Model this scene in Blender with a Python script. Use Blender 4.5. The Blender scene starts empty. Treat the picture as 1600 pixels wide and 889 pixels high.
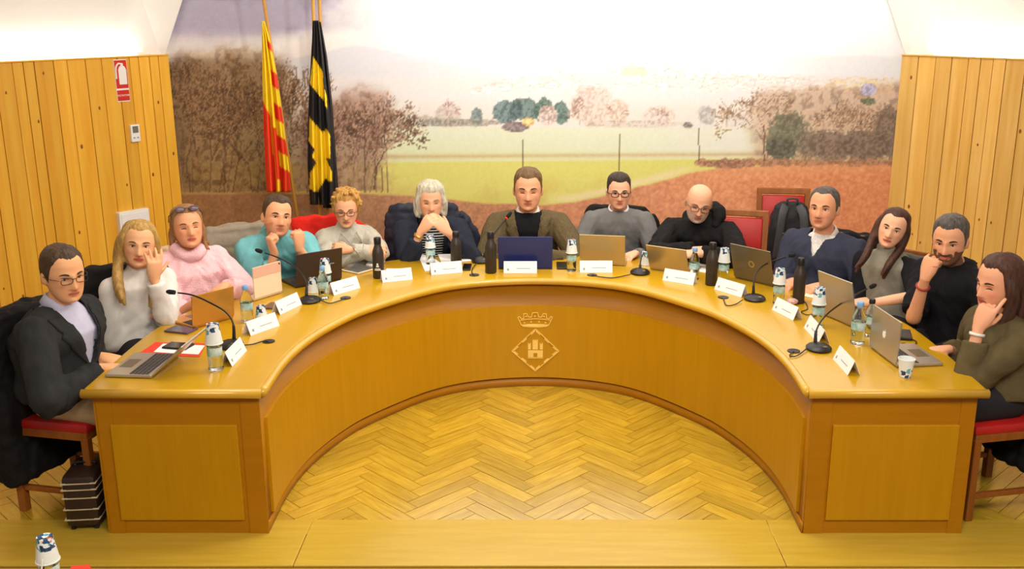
import bpy, bmesh, math, random
import numpy as np
from mathutils import Vector, Matrix, noise

random.seed(7); np.random.seed(7)
SC = bpy.context.scene
COL = SC.collection
R = math.radians

# ------------------------------------------------------------------ camera
F_PX, CX, CY, TH = 1585.47, 836.0, 444.0, R(15.4769)      # image taken to be 1600 x 889
CAM = np.array([0.0, -4.0764, 2.2840]); CT, ST = math.cos(TH), math.sin(TH)
HD = 0.70                                                  # height of the desk top
cam_d = bpy.data.cameras.new('camera'); cam = bpy.data.objects.new('camera', cam_d); COL.objects.link(cam)
cam.location = CAM; cam.rotation_euler = (R(90) - TH, 0, 0)
cam_d.sensor_width = 36; cam_d.lens = F_PX * 36 / 1600
cam_d.shift_x = -(CX - 800) / 1600; cam_d.shift_y = -(444.5 - CY) / 1600
cam_d.clip_end = 100
SC.camera = cam

# ------------------------------------------------------------------ world, exposure, large lights
SC.view_settings.view_transform = 'Standard'; SC.view_settings.look = 'None'
SC.view_settings.gamma = 1; SC.view_settings.use_curve_mapping = False
SC.view_settings.exposure = 0.12
w = bpy.data.worlds.new('world'); SC.world = w; w.use_nodes = True
w.node_tree.nodes['Background'].inputs[0].default_value = (1.0, 0.96, 0.90, 1)
w.node_tree.nodes['Background'].inputs[1].default_value = 0.30
def area(name, loc, target, sx, sy, power, col):
    d = bpy.data.lights.new(name, 'AREA'); d.shape = 'RECTANGLE'; d.size = sx; d.size_y = sy
    d.energy = power; d.color = col
    o = bpy.data.objects.new(name, d); COL.objects.link(o); o.location = loc
    o.rotation_euler = (Vector(target) - Vector(loc)).to_track_quat('-Z', 'Y').to_euler()
    return o
WARM = (1.0, 0.955, 0.88)
area('ceiling_panel_light', (0, 0.9, 3.35), (0, 0.9, 0), 3.6, 1.2, 66, WARM)
area('hall_panel_light', (0.6, -2.6, 3.35), (0.1, 0.6, 0.7), 3.4, 1.4, 195, WARM)
area('mural_wash_light', (0.75, 2.75, 3.25), (0.75, 3.5, 2.2), 3.8, 0.25, 40, (1.0, 0.96, 0.90))
area('flag_spot_light', (0.6, 0.9, 3.3), (-1.6, 3.3, 1.8), 0.12, 0.12, 22, WARM)

# ------------------------------------------------------------------ projection helpers (pixel of the photograph -> point of the place)
def ray(u, v):
    x = (u - CX) / F_PX; y = (v - CY) / F_PX
    return np.array([x, CT - y * ST, -ST - y * CT])
def pz(u, v, z=HD):
    r = ray(u, v); return CAM + r * ((z - CAM[2]) / r[2])
def py(u, v, y):
    r = ray(u, v); return CAM + r * ((y - CAM[1]) / r[1])
def proj(p):
    d = np.asarray(p, float) - CAM
    Z = d[..., 1] * CT - d[..., 2] * ST; Y = -d[..., 1] * ST - d[..., 2] * CT
    return CX + F_PX * d[..., 0] / Z, CY + F_PX * Y / Z

# ------------------------------------------------------------------ materials
def lin(c):
    c = np.asarray(c, float) / 255.0
    return np.where(c <= 0.04045, c / 12.92, ((c + 0.055) / 1.055) ** 2.4)
MATS = {}
def mat(name, rgb, rough=0.5, metal=0.0, var=0.0, vscale=8.0, stretch=(1, 1, 1), bump=0.0, bscale=60.0,
        rnd=0.0, spec=0.5, trans=0.0, ior=1.45, emit=0.0, rgb2=None, coat=0.0, attr=None, rot=(0, 0, 0), sss=0.0):
    if name in MATS: return MATS[name]
    m = bpy.data.materials.new(name); m.use_nodes = True
    nt = m.node_tree; N = nt.nodes; Lk = nt.links; b = N['Principled BSDF']
    c1 = lin(rgb); base = (*c1, 1)
    b.inputs['Base Color'].default_value = base
    b.inputs['Roughness'].default_value = rough; b.inputs['Metallic'].default_value = metal
    b.inputs['Specular IOR Level'].default_value = spec; b.inputs['IOR'].default_value = ior
    b.inputs['Transmission Weight'].default_value = trans; b.inputs['Coat Weight'].default_value = coat
    if coat: b.inputs['Coat Roughness'].default_value = 0.25
    if sss:
        b.inputs['Subsurface Weight'].default_value = sss; b.inputs['Subsurface Scale'].default_value = 0.008
    if emit:
        b.inputs['Emission Color'].default_value = base; b.inputs['Emission Strength'].default_value = emit
    tc = N.new('ShaderNodeTexCoord'); mp = N.new('ShaderNodeMapping'); Lk.new(tc.outputs['Object'], mp.inputs[0])
    mp.inputs['Scale'].default_value = stretch; mp.inputs['Rotation'].default_value = rot
    out = None
    if attr:
        a = N.new('ShaderNodeAttribute'); a.attribute_name = attr; out = a.outputs['Color']
    if var or rgb2 is not None:
        nz = N.new('ShaderNodeTexNoise'); nz.inputs['Scale'].default_value = vscale; nz.inputs['Detail'].default_value = 5
        nz.inputs['Roughness'].default_value = 0.6
        Lk.new(mp.outputs[0], nz.inputs['Vector'])
        if rnd:
            oi = N.new('ShaderNodeObjectInfo'); ad = N.new('ShaderNodeVectorMath'); ad.operation = 'ADD'
            sc = N.new('ShaderNodeVectorMath'); sc.operation = 'SCALE'; sc.inputs['Scale'].default_value = 37.0
            cb = N.new('ShaderNodeCombineXYZ')
            for k in range(3): Lk.new(oi.outputs['Random'], cb.inputs[k])
            Lk.new(cb.outputs[0], sc.inputs[0]); Lk.new(mp.outputs[0], ad.inputs[0]); Lk.new(sc.outputs[0], ad.inputs[1])
            Lk.new(ad.outputs[0], nz.inputs['Vector'])
        rp = N.new('ShaderNodeValToRGB')
        rp.color_ramp.elements[0].position = 0.32; rp.color_ramp.elements[1].position = 0.68
        if rgb2 is not None:
            lo, hi = c1, lin(rgb2)
        else:
            lo, hi = c1 * (1 - var), np.minimum(c1 * (1 + var), 1)
        rp.color_ramp.elements[0].color = (*lo, 1); rp.color_ramp.elements[1].color = (*hi, 1)
        Lk.new(nz.outputs['Fac'], rp.inputs[0])
        if out is not None:
            mx = N.new('ShaderNodeMix'); mx.data_type = 'RGBA'; mx.blend_type = 'OVERLAY'; mx.inputs[0].default_value = 0.35
            Lk.new(out, mx.inputs[6]); Lk.new(rp.outputs[0], mx.inputs[7]); out = mx.outputs[2]
        else:
            out = rp.outputs[0]
    if rnd:
        oi2 = N.new('ShaderNodeObjectInfo'); mr = N.new('ShaderNodeMapRange')
        mr.inputs['To Min'].default_value = 1 - rnd; mr.inputs['To Max'].default_value = 1 + rnd
        Lk.new(oi2.outputs['Random'], mr.inputs['Value'])
        hs = N.new('ShaderNodeHueSaturation'); Lk.new(mr.outputs[0], hs.inputs['Value'])
        if out is not None: Lk.new(out, hs.inputs['Color'])
        else: hs.inputs['Color'].default_value = base
        out = hs.outputs[0]
    if out is not None: Lk.new(out, b.inputs['Base Color'])
    if bump:
        bn = N.new('ShaderNodeTexNoise'); bn.inputs['Scale'].default_value = bscale; bn.inputs['Detail'].default_value = 3
        Lk.new(mp.outputs[0], bn.inputs['Vector'])
        bp = N.new('ShaderNodeBump'); bp.inputs['Strength'].default_value = bump; bp.inputs['Distance'].default_value = 0.01
        Lk.new(bn.outputs['Fac'], bp.inputs['Height']); Lk.new(bp.outputs[0], b.inputs['Normal'])
    MATS[name] = m
    return m

# ------------------------------------------------------------------ mesh helpers
def unit(a):
    a = np.asarray(a, float); n = np.linalg.norm(a); return a / n if n > 1e-12 else a
class MB:
    """collects shapes; build() links them as one mesh object"""
    def __init__(s): s.v = []; s.f = []
    def add(s, V, Fc):
        o = len(s.v); s.v.extend([tuple(map(float, p)) for p in V]); s.f.extend([tuple(i + o for i in q) for q in Fc]); return s
    def box(s, c, d, M=None, bev=0.0):
        x, y, z = [q / 2 for q in d]
        if bev:
            bm = bmesh.new(); bmesh.ops.create_cube(bm, size=1)
            for vv in bm.verts: vv.co = Vector((vv.co.x * d[0], vv.co.y * d[1], vv.co.z * d[2]))
            bmesh.ops.bevel(bm, geom=bm.edges[:], offset=bev, segments=2, profile=0.5, affect='EDGES')
            V = [vv.co[:] for vv in bm.verts]; bm.verts.index_update(); Fc = [[q.index for q in f.verts] for f in bm.faces]; bm.free()
        else:
            V = [(-x, -y, -z), (x, -y, -z), (x, y, -z), (-x, y, -z), (-x, -y, z), (x, -y, z), (x, y, z), (-x, y, z)]
            Fc = [(0, 3, 2, 1), (4, 5, 6, 7), (0, 1, 5, 4), (1, 2, 6, 5), (2, 3, 7, 6), (3, 0, 4, 7)]
        V = np.array(V)
        if M is not None: V = V @ np.asarray(M).T
        return s.add(V + np.asarray(c), Fc)
    def tube(s, P, rad, n=8, flat=None, cap=True):
        P = np.asarray(P, float); k = len(P)
        rad = np.full(k, rad) if np.isscalar(rad) else np.asarray(rad, float)
        T = np.gradient(P, axis=0)
        ref = np.array([0, 0, 1.0]) if abs(unit(T[0])[2]) < 0.9 else np.array([1.0, 0, 0])
        if flat is not None: ref = np.asarray(flat[0], float)
        V = []
        for i in range(k):
            t = unit(T[i]); a = ref - t * np.dot(ref, t); a = unit(a); b = np.cross(t, a); ref = a
            for j in range(n):
                q = 2 * math.pi * j / n
                sa, sb = (1, 1) if flat is None else flat[1]
                V.append(P[i] + rad[i] * (sa * math.cos(q) * a + sb * math.sin(q) * b))
        Fc = [(i * n + j, i * n + (j + 1) % n, (i + 1) * n + (j + 1) % n, (i + 1) * n + j) for i in range(k - 1) for j in range(n)]
        if cap: Fc += [tuple(range(n - 1, -1, -1)), tuple((k - 1) * n + j for j in range(n))]
        return s.add(V, Fc)
    def lathe(s, prof, n=20, c=(0, 0, 0), cap=(True, True)):
        V = [(r * math.cos(2 * math.pi * j / n), r * math.sin(2 * math.pi * j / n), z) for r, z in prof for j in range(n)]
        k = len(prof)
        Fc = [(i * n + j, i * n + (j + 1) % n, (i + 1) * n + (j + 1) % n, (i + 1) * n + j) for i in range(k - 1) for j in range(n)]
        if cap[0]: Fc.append(tuple(range(n - 1, -1, -1)))
        if cap[1]: Fc.append(tuple((k - 1) * n + j for j in range(n)))
        return s.add(np.array(V) + np.asarray(c), Fc)
    def loft(s, rings, cap=True):
        n = len(rings[0]); V = [p for r in rings for p in r]; k = len(rings)
        Fc = [(i * n + j, i * n + (j + 1) % n, (i + 1) * n + (j + 1) % n, (i + 1) * n + j) for i in range(k - 1) for j in range(n)]
        if cap: Fc += [tuple(range(n - 1, -1, -1)), tuple((k - 1) * n + j for j in range(n))]
        return s.add(V, Fc)
    def prism(s, poly, fn0, fn1):
        """polygon outline (2D) between two maps of (a,b) to space"""
        n = len(poly); V = [fn0(*p) for p in poly] + [fn1(*p) for p in poly]
        return s.add(V, [tuple(range(n - 1, -1, -1)), tuple(range(n, 2 * n))] + [(i, (i + 1) % n, n + (i + 1) % n, n + i) for i in range(n)])
    def ell(s, c, r, n=12, m=8, M=None):
        V = []; r = np.asarray(r, float)
        for i in range(1, m):
            a = math.pi * i / m
            for j in range(n):
                q = 2 * math.pi * j / n; V.append((math.sin(a) * math.cos(q), math.sin(a) * math.sin(q), math.cos(a)))
        V += [(0, 0, 1), (0, 0, -1)]; t = (m - 1) * n
        Fc = [(i * n + j, (i + 1) * n + j, (i + 1) * n + (j + 1) % n, i * n + (j + 1) % n) for i in range(m - 2) for j in range(n)]
        Fc += [(t, j, (j + 1) % n) for j in range(n)] + [(t + 1, (m - 2) * n + (j + 1) % n, (m - 2) * n + j) for j in range(n)]
        V = np.array(V) * r
        if M is not None: V = V @ np.asarray(M).T
        return s.add(V + np.asarray(c), Fc)
    def mesh(s, name='m'):
        me = bpy.data.meshes.new(name); me.from_pydata(s.v, [], s.f); me.update(); return me
    def build(s, name, m, parent=None, smooth=False, loc=None, rot=None):
        return link(name, s.mesh(name), m, parent, smooth, loc, rot)
def fixn(me):
    bm = bmesh.new(); bm.from_mesh(me); bmesh.ops.recalc_face_normals(bm, faces=bm.faces); bm.to_mesh(me); bm.free(); return me
def link(name, me, m, parent=None, smooth=False, loc=None, rot=None, fix=True):
    if fix: fixn(me)
    o = bpy.data.objects.new(name, me); COL.objects.link(o)
    if m is not None and not me.materials:
        for q in (m if isinstance(m, (list, tuple)) else [m]): me.materials.append(q)
    if smooth: me.polygons.foreach_set('use_smooth', [True] * len(me.polygons))
    if smooth == 'auto': me.set_sharp_from_angle(angle=R(40))
    if parent is not None: o.parent = parent
    if loc is not None: o.location = loc
    if rot is not None: o.rotation_euler = rot
    return o
def tag(o, label=None, cat=None, group=None, kind=None):
    if label: o['label'] = label
    if cat: o['category'] = cat
    if group: o['group'] = group
    if kind: o['kind'] = kind
    return o
def thing(name, label, cat, loc=(0, 0, 0), rz=0.0, group=None):
    o = bpy.data.objects.new(name, None); COL.objects.link(o); o.location = loc; o.rotation_euler = (0, 0, rz)
    o.empty_display_size = 0.05
    return tag(o, label, cat, group)
def copy_tree(o, parent=None):
    c = o.copy(); COL.objects.link(c); c.parent = parent
    for ch in list(o.children): copy_tree(ch, c)
    return c
def struct(o): o['kind'] = 'structure'; return o
def empty_struct(name, loc=(0, 0, 0)):
    o = bpy.data.objects.new(name, None); COL.objects.link(o); o.location = loc; o['kind'] = 'structure'; o.empty_display_size = 0.05; return o
def spline(pts, n):
    """Catmull-Rom through points"""
    P = np.asarray(pts, float); k = len(P)
    E = np.vstack([2 * P[0] - P[1], P, 2 * P[-1] - P[-2]]); out = []
    for t in np.linspace(0, k - 1, n):
        i = min(int(t), k - 2); q = t - i; a, b, c, d = E[i], E[i + 1], E[i + 2], E[i + 3]
        out.append(0.5 * ((2 * b) + (-a + c) * q + (2 * a - 5 * b + 4 * c - d) * q * q + (-a + 3 * b - 3 * c + d) * q ** 3))
    return np.array(out)
def rotz(a): return np.array([[math.cos(a), -math.sin(a), 0], [math.sin(a), math.cos(a), 0], [0, 0, 1]])
def rotx(a): return np.array([[1, 0, 0], [0, math.cos(a), -math.sin(a)], [0, math.sin(a), math.cos(a)]])
def roty(a): return np.array([[math.cos(a), 0, math.sin(a)], [0, 1, 0], [-math.sin(a), 0, math.cos(a)]])
# ================================================================== THE SETTING
YW = 3.5                                                  # plane of the mural wall
WALL_L = [np.array([-2.680, 3.5]), np.array([-5.25, 0.09])]     # splayed wood walls, seen from above
WALL_R = [np.array([2.680, 3.5]), np.array([5.40, 0.60])]
ZT = 1.918                                                # top of the wood panelling
m_plast = mat('white_plaster', (236, 233, 228), 0.8, var=0.03, vscale=3, bump=0.05, bscale=120)
m_pine = mat('pine_plank', (228, 160, 40), 0.45, rgb2=(238, 184, 62), vscale=2.2, stretch=(9, 9, 0.55), rnd=0.13, bump=0.06, bscale=14)
m_pine_lit = mat('pine_plank_painted_lit', (214, 160, 70), 0.45, rgb2=(230, 186, 104), vscale=2.2, stretch=(9, 9, 0.55), rnd=0.10, bump=0.06, bscale=14)  # same pine as the left wall, its different lighting painted in as paler colour
m_knot = mat('pine_knot', (140, 82, 26), 0.5, var=0.3, vscale=40)
m_groove = mat('dark_pine_groove', (120, 72, 22), 0.7, var=0.1)
m_parq = mat('parquet_oak', (178, 140, 30), 0.22, rgb2=(206, 172, 50), vscale=5, stretch=(1.2, 10, 1), rnd=0.16, spec=0.9, ior=1.6, coat=0.8)
m_joint = mat('parquet_joint', (128, 84, 26), 0.6, var=0.1)
m_nose = mat('step_nosing_wood', (190, 156, 48), 0.24, rgb2=(202, 168, 60), vscale=3, stretch=(0.7, 9, 9))
m_hall = mat('hall_floor_wood', (150, 100, 40), 0.4, var=0.15, vscale=3, stretch=(1, 6, 1))

# ---- dais floor: joints below, herringbone blocks above
fl = MB(); fl.box((0, 1.615, -0.085), (10.6, 3.77, 0.158))
floor = struct(fl.build('floor', m_joint))
W_, NL = 0.078, 5
def block_mesh(vert):
    b = MB(); d = (W_ * NL - 0.003, W_ - 0.003, 0.008)
    b.box((0, 0, 0), d); return fixn(b.mesh('parquet_block'))
bmesh_h = block_mesh(False); bmesh_h.materials.append(m_parq)
blocks = []
A45 = R(45)
for gy in range(-70, 75):
    for k in range(-8, 9):
        for vert in (0, 1):
            if not vert: cxg, cyg, an = gy + 2 * NL * k + NL / 2, gy + 0.5, 0.0
            else: cxg, cyg, an = gy + 0.5, gy - 2 * NL + 1 + 2 * NL * k + NL / 2, R(90)
            x = (cxg * math.cos(A45) - cyg * math.sin(A45)) * W_; y = (cxg * math.sin(A45) + cyg * math.cos(A45)) * W_ + 0.9
            if abs(x) < 5.0 and 0.0 < y < 3.42 and abs(x) < 5.25 - 0.72 * y: blocks.append((x, y, an + A45))
INN = [(1.195, 0), (1.195, .36), (1.15, .68), (1.045, 1.0), (.915, 1.24), (.63, 1.59), (.35, 1.755), (0, 1.815)]
OUT = [(1.92, 0), (1.925, .54), (1.90, .9), (1.81, 1.22), (1.63, 1.58), (1.38, 1.88), (1.1, 2.11), (.79, 2.275), (.38, 2.385), (0, 2.41)]
def in_u(x, y):
    xs = np.array([p[1] for p in INN]); ys = np.array([p[0] for p in INN])
    return y < 1.82 and abs(x) < np.interp(y, xs, ys) + 0.1
def vis(b):
    x, y, _ = b
    if in_u(x, y): return 0 + y * 0.1
    if abs(x) > 1.75 and y < 1.4: return 2 + y
    return 9 + y
blocks.sort(key=vis)
for i, (x, y, a) in enumerate(blocks[:296]):
    o = bpy.data.objects.new('parquet_block', bmesh_h); COL.objects.link(o); o.parent = floor
    o.location = (x, y, -0.004 + random.uniform(-0.0006, 0.0006)); o.rotation_euler = (0, 0, a)
far = MB()
for x, y, a in blocks[296:]: far.box((x, y, -0.004), (W_ * NL - 0.003, W_ - 0.003, 0.008), rotz(a))
fo = far.build('parquet_blocks_far', m_parq, floor); fo['kind'] = 'stuff'
# edge boards of the dais, its riser and the hall floor below
xs = [-5.2, -3.1, -1.02, 1.06, 3.0, 5.2]
for i in range(5):
    b = MB(); b.box(((xs[i] + xs[i + 1]) / 2, -0.075, -0.004), (xs[i + 1] - xs[i] - 0.003, 0.395, 0.010), bev=0.003); b.build('nosing_board', m_nose, floor)
b = MB(); b.box((0, -0.262, -0.032), (10.4, 0.03, 0.045), bev=0.012); b.build('step_edge', m_nose, floor)
b = MB(); b.box((0, -0.255, -0.105), (10.4, 0.02, 0.10)); struct(b.build('trim_1', m_groove))
b = MB(); b.box((0, -3.4, -0.19), (11, 6.3, 0.05)); struct(b.build('floor_hall', m_hall))

# ---- splayed walls of upright pine planks
def plank_wall(name, A, B, seed, m_pine):
    rs = random.Random(seed)
    d = unit(B - A); n = np.array([d[1], -d[0]])
    if n[1] > 0: n = -n                                    # into the room
    Lw = np.linalg.norm(B - A); ang = math.atan2(d[1], d[0])
    root = empty_struct(name, (A[0], A[1], 0)); root.rotation_euler = (0, 0, ang)
    sgn = 1 if np.dot(n, np.array([-d[1], d[0]])) > 0 else -1
    b = MB(); b.box((Lw / 2, -sgn * 0.05, ZT / 2 - 0.1), (Lw, 0.08, ZT + 0.2)); b.build('wall_backing', m_groove, root)
    t = 0.0; i = 0
    while t < Lw - 0.02:
        wd = min(rs.choice([0.072, 0.086, 0.094, 0.118, 0.13]), Lw - t)
        pr = rs.uniform(-0.002, 0.003)
        b = MB(); b.box((0, 0, 0), (wd - 0.004, 0.022, ZT), bev=0.003)
        o = b.build('plank', m_pine, root); o.location = (t + wd / 2, sgn * (0.001 + pr), ZT / 2)
        for q in range(rs.choice([0, 1, 1, 2])):
            kx = rs.uniform(-wd * .3, wd * .3); kz = rs.uniform(-0.75, 0.9); r = rs.uniform(0.006, 0.011)
            kb = MB(); kb.lathe([(r, -0.0006), (r * .6, 0.0012)], 9)
            k = kb.build('knot', m_knot, o); k.rotation_euler = (R(-90) * sgn, 0, 0); k.location = (kx, sgn * 0.0112, kz); k.scale = (1, 1.7, 1)
        t += wd; i += 1
    b = MB(); b.box((Lw / 2, -sgn * 0.06, ZT + 0.004), (Lw, 0.16, 0.008)); b.build('panel_cap', m_pine, root)
    return root, n, d
wl, nL, dL = plank_wall('wall_left', WALL_L[0], WALL_L[1], 3, m_pine)
wr, nR, dR = plank_wall('wall_right', WALL_R[0], WALL_R[1], 5, m_pine_lit)

# ---- plaster above the panelling, a pleat of plaster running onto the mural, hidden light strip in the cove
m_strip = mat('cove_light_strip', (255, 244, 228), 0.5, emit=6.0)
def upper(name, A, B, n, side):
    d = unit(B - A); back = -n * 0.13
    p = lambda s, off, z: (*(A + d * s + back * 1 + n * off), z)
    b = MB()
    s0, s1 = 0.34, np.linalg.norm(B - A)
    b.add([p(s0, 0, ZT - 0.05), p(s1, 0, ZT - 0.05), p(s1, 0.26, 3.4), p(s0, 0.26, 3.4),
           p(s0, -0.1, ZT - 0.05), p(s1, -0.1, ZT - 0.05), p(s1, 0.16, 3.4), p(s0, 0.16, 3.4)],
          [(0, 1, 2, 3), (7, 6, 5, 4), (0, 3, 7, 4), (1, 5, 6, 2), (3, 2, 6, 7), (0, 4, 5, 1)])
    struct(b.build(name, m_plast))
    # pleat between that panel and the mural
    c = MB(); xm = A[0]; sx = -side
    c.add([(xm + side * 0.03, YW - 0.012, ZT - 0.03), (xm + sx * 0.62, YW - 0.012, 3.4), p(s0 + 0.04, -0.03, 3.4), p(s0 + 0.04, -0.05, ZT - 0.03)],
          [(0, 1, 2, 3)])
    o = c.build(name.replace('wall', 'trim'), m_plast); struct(o)
    md = o.modifiers.new('thick', 'SOLIDIFY'); md.thickness = 0.02
    # light strip lying on the cap
    st = MB(); q0 = A + d * 0.02 - n * 0.085; q1 = A + d * (s1 - 0.1) - n * 0.085
    mid = (q0 + q1) / 2; ang = math.atan2(d[1], d[0])
    st.box((*mid, ZT + 0.014), (np.linalg.norm(q1 - q0), 0.025, 0.012), rotz(ang))
    o = st.build('cove_light', m_strip)
    tag(o, 'glowing light strip on top of the %s pine wall' % ('left' if side < 0 else 'right'), 'light strip', 'cove light strips')
    a = area('cove_strip_light', (*mid, ZT + 0.03), (mid[0] - n[0] * 0.02, mid[1] - n[1] * 0.02, ZT + 1), np.linalg.norm(q1 - q0), 0.05, 10, (1.0, 0.98, 0.95))
    a.rotation_euler = (Matrix.Rotation(ang, 3, 'Z') @ Matrix.Rotation(R(180), 3, 'X')).to_euler()
upper('wall_upper_left', WALL_L[0], WALL_L[1], nL, -1)
upper('wall_upper_right', WALL_R[0], WALL_R[1], nR, 1)
b = MB(); b.box((0, -1.2, 3.45), (11.5, 9.6, 0.08)); struct(b.build('ceiling', m_plast))
b = MB(); b.box((0, YW + 0.07, 1.65), (7.2, 0.10, 3.6)); struct(b.build('wall_back', m_plast))
# ================================================================== MURAL (a flat print pasted on the back wall)
U0, U1, V0, V1 = 240, 1432, -130, 470
CW, CH = U1 - U0, V1 - V0
cv = np.zeros((CH, CW, 3)); uu, vv = np.meshgrid(np.arange(U0, U1) + .5, np.arange(V0, V1) + .5)
rg = np.random.RandomState(11)
def fnoise(sc, oct=4, seed=0, ax=1.0, ay=1.0):
    """value noise over the canvas"""
    r = np.random.RandomState(seed); out = np.zeros((CH, CW)); amp = 1; tot = 0
    for o in range(oct):
        s = sc / 2 ** o; gw, gh = int(CW / (s * ax)) + 3, int(CH / (s * ay)) + 3
        g = r.rand(gh, gw); x = (uu - U0) / (s * ax); y = (vv - V0) / (s * ay)
        xi, yi = x.astype(int), y.astype(int); fx, fy = x - xi, y - yi; fx = fx * fx * (3 - 2 * fx); fy = fy * fy * (3 - 2 * fy)
        out += amp * ((g[yi, xi] * (1 - fx) + g[yi, xi + 1] * fx) * (1 - fy) + (g[yi + 1, xi] * (1 - fx) + g[yi + 1, xi + 1] * fx) * fy)
        tot += amp; amp *= .55
    return out / tot
def blend(mask, col):
    m = np.clip(mask, 0, 1)[..., None]; cv[:] = cv * (1 - m) + np.asarray(col, float) * m
def ss(a, b, x): t = np.clip((x - a) / (b - a), 0, 1); return t * t * (3 - 2 * t)
n1 = fnoise(150, 5, 1, 1.8, 0.7); n2 = fnoise(40, 4, 2); n3 = fnoise(9, 3, 3); n4 = fnoise(3.2, 2, 4)
# sky: dull violet cloud over the left, bright cloud elsewhere
blend(np.ones_like(uu), (246, 244, 246))
cloud = ss(620, 470, uu + 120 * (n1 - .5)) * ss(75, 45, vv + 60 * (n1 - .5))
blend(cloud * .95, (150, 144, 164)); blend(cloud * ss(.45, .7, n2) * .4, (122, 116, 138))
blend(ss(700, 480, uu) * ss(40, 70, vv) * .55, (226, 214, 206))
blend(ss(1290, 1400, uu) * ss(20, 90, vv) * .5, (214, 216, 226))
# far hills
hill = 92 - 22 * np.exp(-((uu - 560) / 70) ** 2) + 10 * (n1 - .5)
blend(ss(hill - 2, hill + 3, vv) * ss(820, 640, uu) * .8, (196, 198, 214))
hill2 = 112 - 16 * np.exp(-((uu - 640) / 90) ** 2) + 8 * (n1 - .5)
blend(ss(hill2 - 2, hill2 + 3, vv) * ss(900, 700, uu) * .75, (206, 202, 208))
hill3 = 92 - 6 * np.exp(-((uu - 1330) / 80) ** 2)
blend(ss(hill3 - 3, hill3 + 3, vv) * ss(1180, 1300, uu) * .6, (198, 204, 214))
# plain under the town
blend(ss(112, 128, vv) * .9, (218, 208, 206)); blend(ss(148, 176, vv) * .7, (210, 200, 182))
# town: little houses
for _ in range(900):
    x = rg.uniform(735, 1395); base = 148 - 30 * math.exp(-((x - 1010) / 150) ** 2) * rg.rand() - 22 * rg.rand() * ss(700, 820, np.array(x)); w_ = rg.uniform(3, 11); h_ = rg.uniform(2, 6)
    x0, x1, y0, y1 = int(x - U0), int(x + w_ - U0), int(base - h_ - V0), int(base - V0)
    c = random.choice([(250, 246, 240), (246, 236, 226), (238, 220, 208), (252, 250, 248), (232, 222, 220)])
    if x > 1290: c = tuple(np.array(c) * (.93, .88, .75))
    a = .6
    cv[y0:y1, x0:x1] = cv[y0:y1, x0:x1] * (1 - a) + np.array(c) * a
    rc = random.choice([(186, 140, 122), (198, 160, 144), (170, 126, 108)]); cv[y0 - 1:y0 + 1, x0:x1] = cv[y0 - 1:y0 + 1, x0:x1] * .72 + np.array(rc) * .28
    if h_ > 3 and rg.rand() < .5: cv[y0 + 2:y1 - 1, x0 + 1:x0 + 3] = cv[y0 + 2:y1 - 1, x0 + 1:x0 + 3] * .5 + np.array((120, 116, 126)) * .5
def rect(x0, y0, x1, y1, c, a=1.0):
    s = (slice(int(y0 - V0), int(y1 - V0)), slice(int(x0 - U0), int(x1 - U0))); cv[s] = cv[s] * (1 - a) + np.array(c, float) * a
rect(970, 108, 1012, 119, (222, 200, 176)); rect(974, 105, 1008, 109, (206, 186, 170)); rect(983, 98, 993, 106, (196, 192, 192)); rect(986, 95, 990, 99, (190, 188, 190)); rect(1010, 102, 1013, 118, (212, 204, 196))
# trees: branching strokes
def stroke(x0, y0, x1, y1, c, w_=1.0, a=.8):
    n = max(2, int(max(abs(x1 - x0), abs(y1 - y0)) * 1.3)); t = np.linspace(0, 1, n); X = x0 + (x1 - x0) * t; Y = y0 + (y1 - y0) * t
    for o in range(int(max(1, round(w_)))):
        xi = (X - U0 + o - w_ / 2).astype(int); yi = (Y - V0).astype(int); k = (xi >= 0) & (xi < CW) & (yi >= 0) & (yi < CH)
        cv[yi[k], xi[k]] = cv[yi[k], xi[k]] * (1 - a) + np.asarray(c, float) * a
def tree(x, y, ln, an, dp, cols, w_, spread=.5, a=.7):
    x1, y1 = x + math.cos(an) * ln, y - math.sin(an) * ln
    c = np.array(random.choice(cols)) * random.uniform(.85, 1.12)
    stroke(x, y, x1, y1, c, w_, a)
    if dp <= 0: return
    for k in range(random.choice([2, 2, 3])):
        tree(x1, y1, ln * random.uniform(.62, .86), an + random.gauss(0, spread), dp - 1, cols, max(1, w_ * .7), spread, a)
def blob(x, y, rx, ry, c, a=.8, rough=.35, seed=0):
    q = ((uu - x) / rx) ** 2 + ((vv - y) / ry) ** 2 + (n3 - .5) * 2 * rough + (n4 - .5) * 1.6 * rough
    mk = ss(1.05, .8, q) * a; blend(mk, c); blend(mk * ss(.50, .64, n4) * .55, np.array(c) * .72); blend(mk * ss(.50, .36, n4) * .5, np.minimum(255, np.array(c) * 1.3 + 12))
for x, y, rx, ry, c, a in [(640, 188, 40, 14, (186, 170, 158), .6), (700, 182, 22, 22, (168, 150, 146), .5), (745, 183, 9, 15, (96, 112, 112), .8), (672, 190, 60, 8, (150, 146, 134), .7), (720, 192, 70, 6, (138, 132, 122), .7),
        (790, 174, 20, 21, (92, 110, 112), .9), (822, 172, 20, 20, (86, 106, 104), .85), (850, 172, 16, 20, (78, 100, 90), .9), (876, 176, 14, 18, (84, 104, 98), .9), (806, 172, 10, 16, (76, 92, 92), .8),
        (856, 180, 15, 18, (184, 164, 158), .85), (925, 165, 34, 34, (184, 160, 148), .55), (965, 176, 18, 22, (196, 166, 150), .6), (1030, 180, 26, 16, (190, 168, 158), .55), (1105, 180, 16, 15, (150, 150, 150), .6), (1075, 196, 8, 6, (112, 104, 108), .9), (1150, 186, 20, 12, (186, 176, 172), .5), (990, 194, 90, 6, (172, 158, 150), .5)]:
    blob(x, y, rx, ry, c, a)
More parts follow.
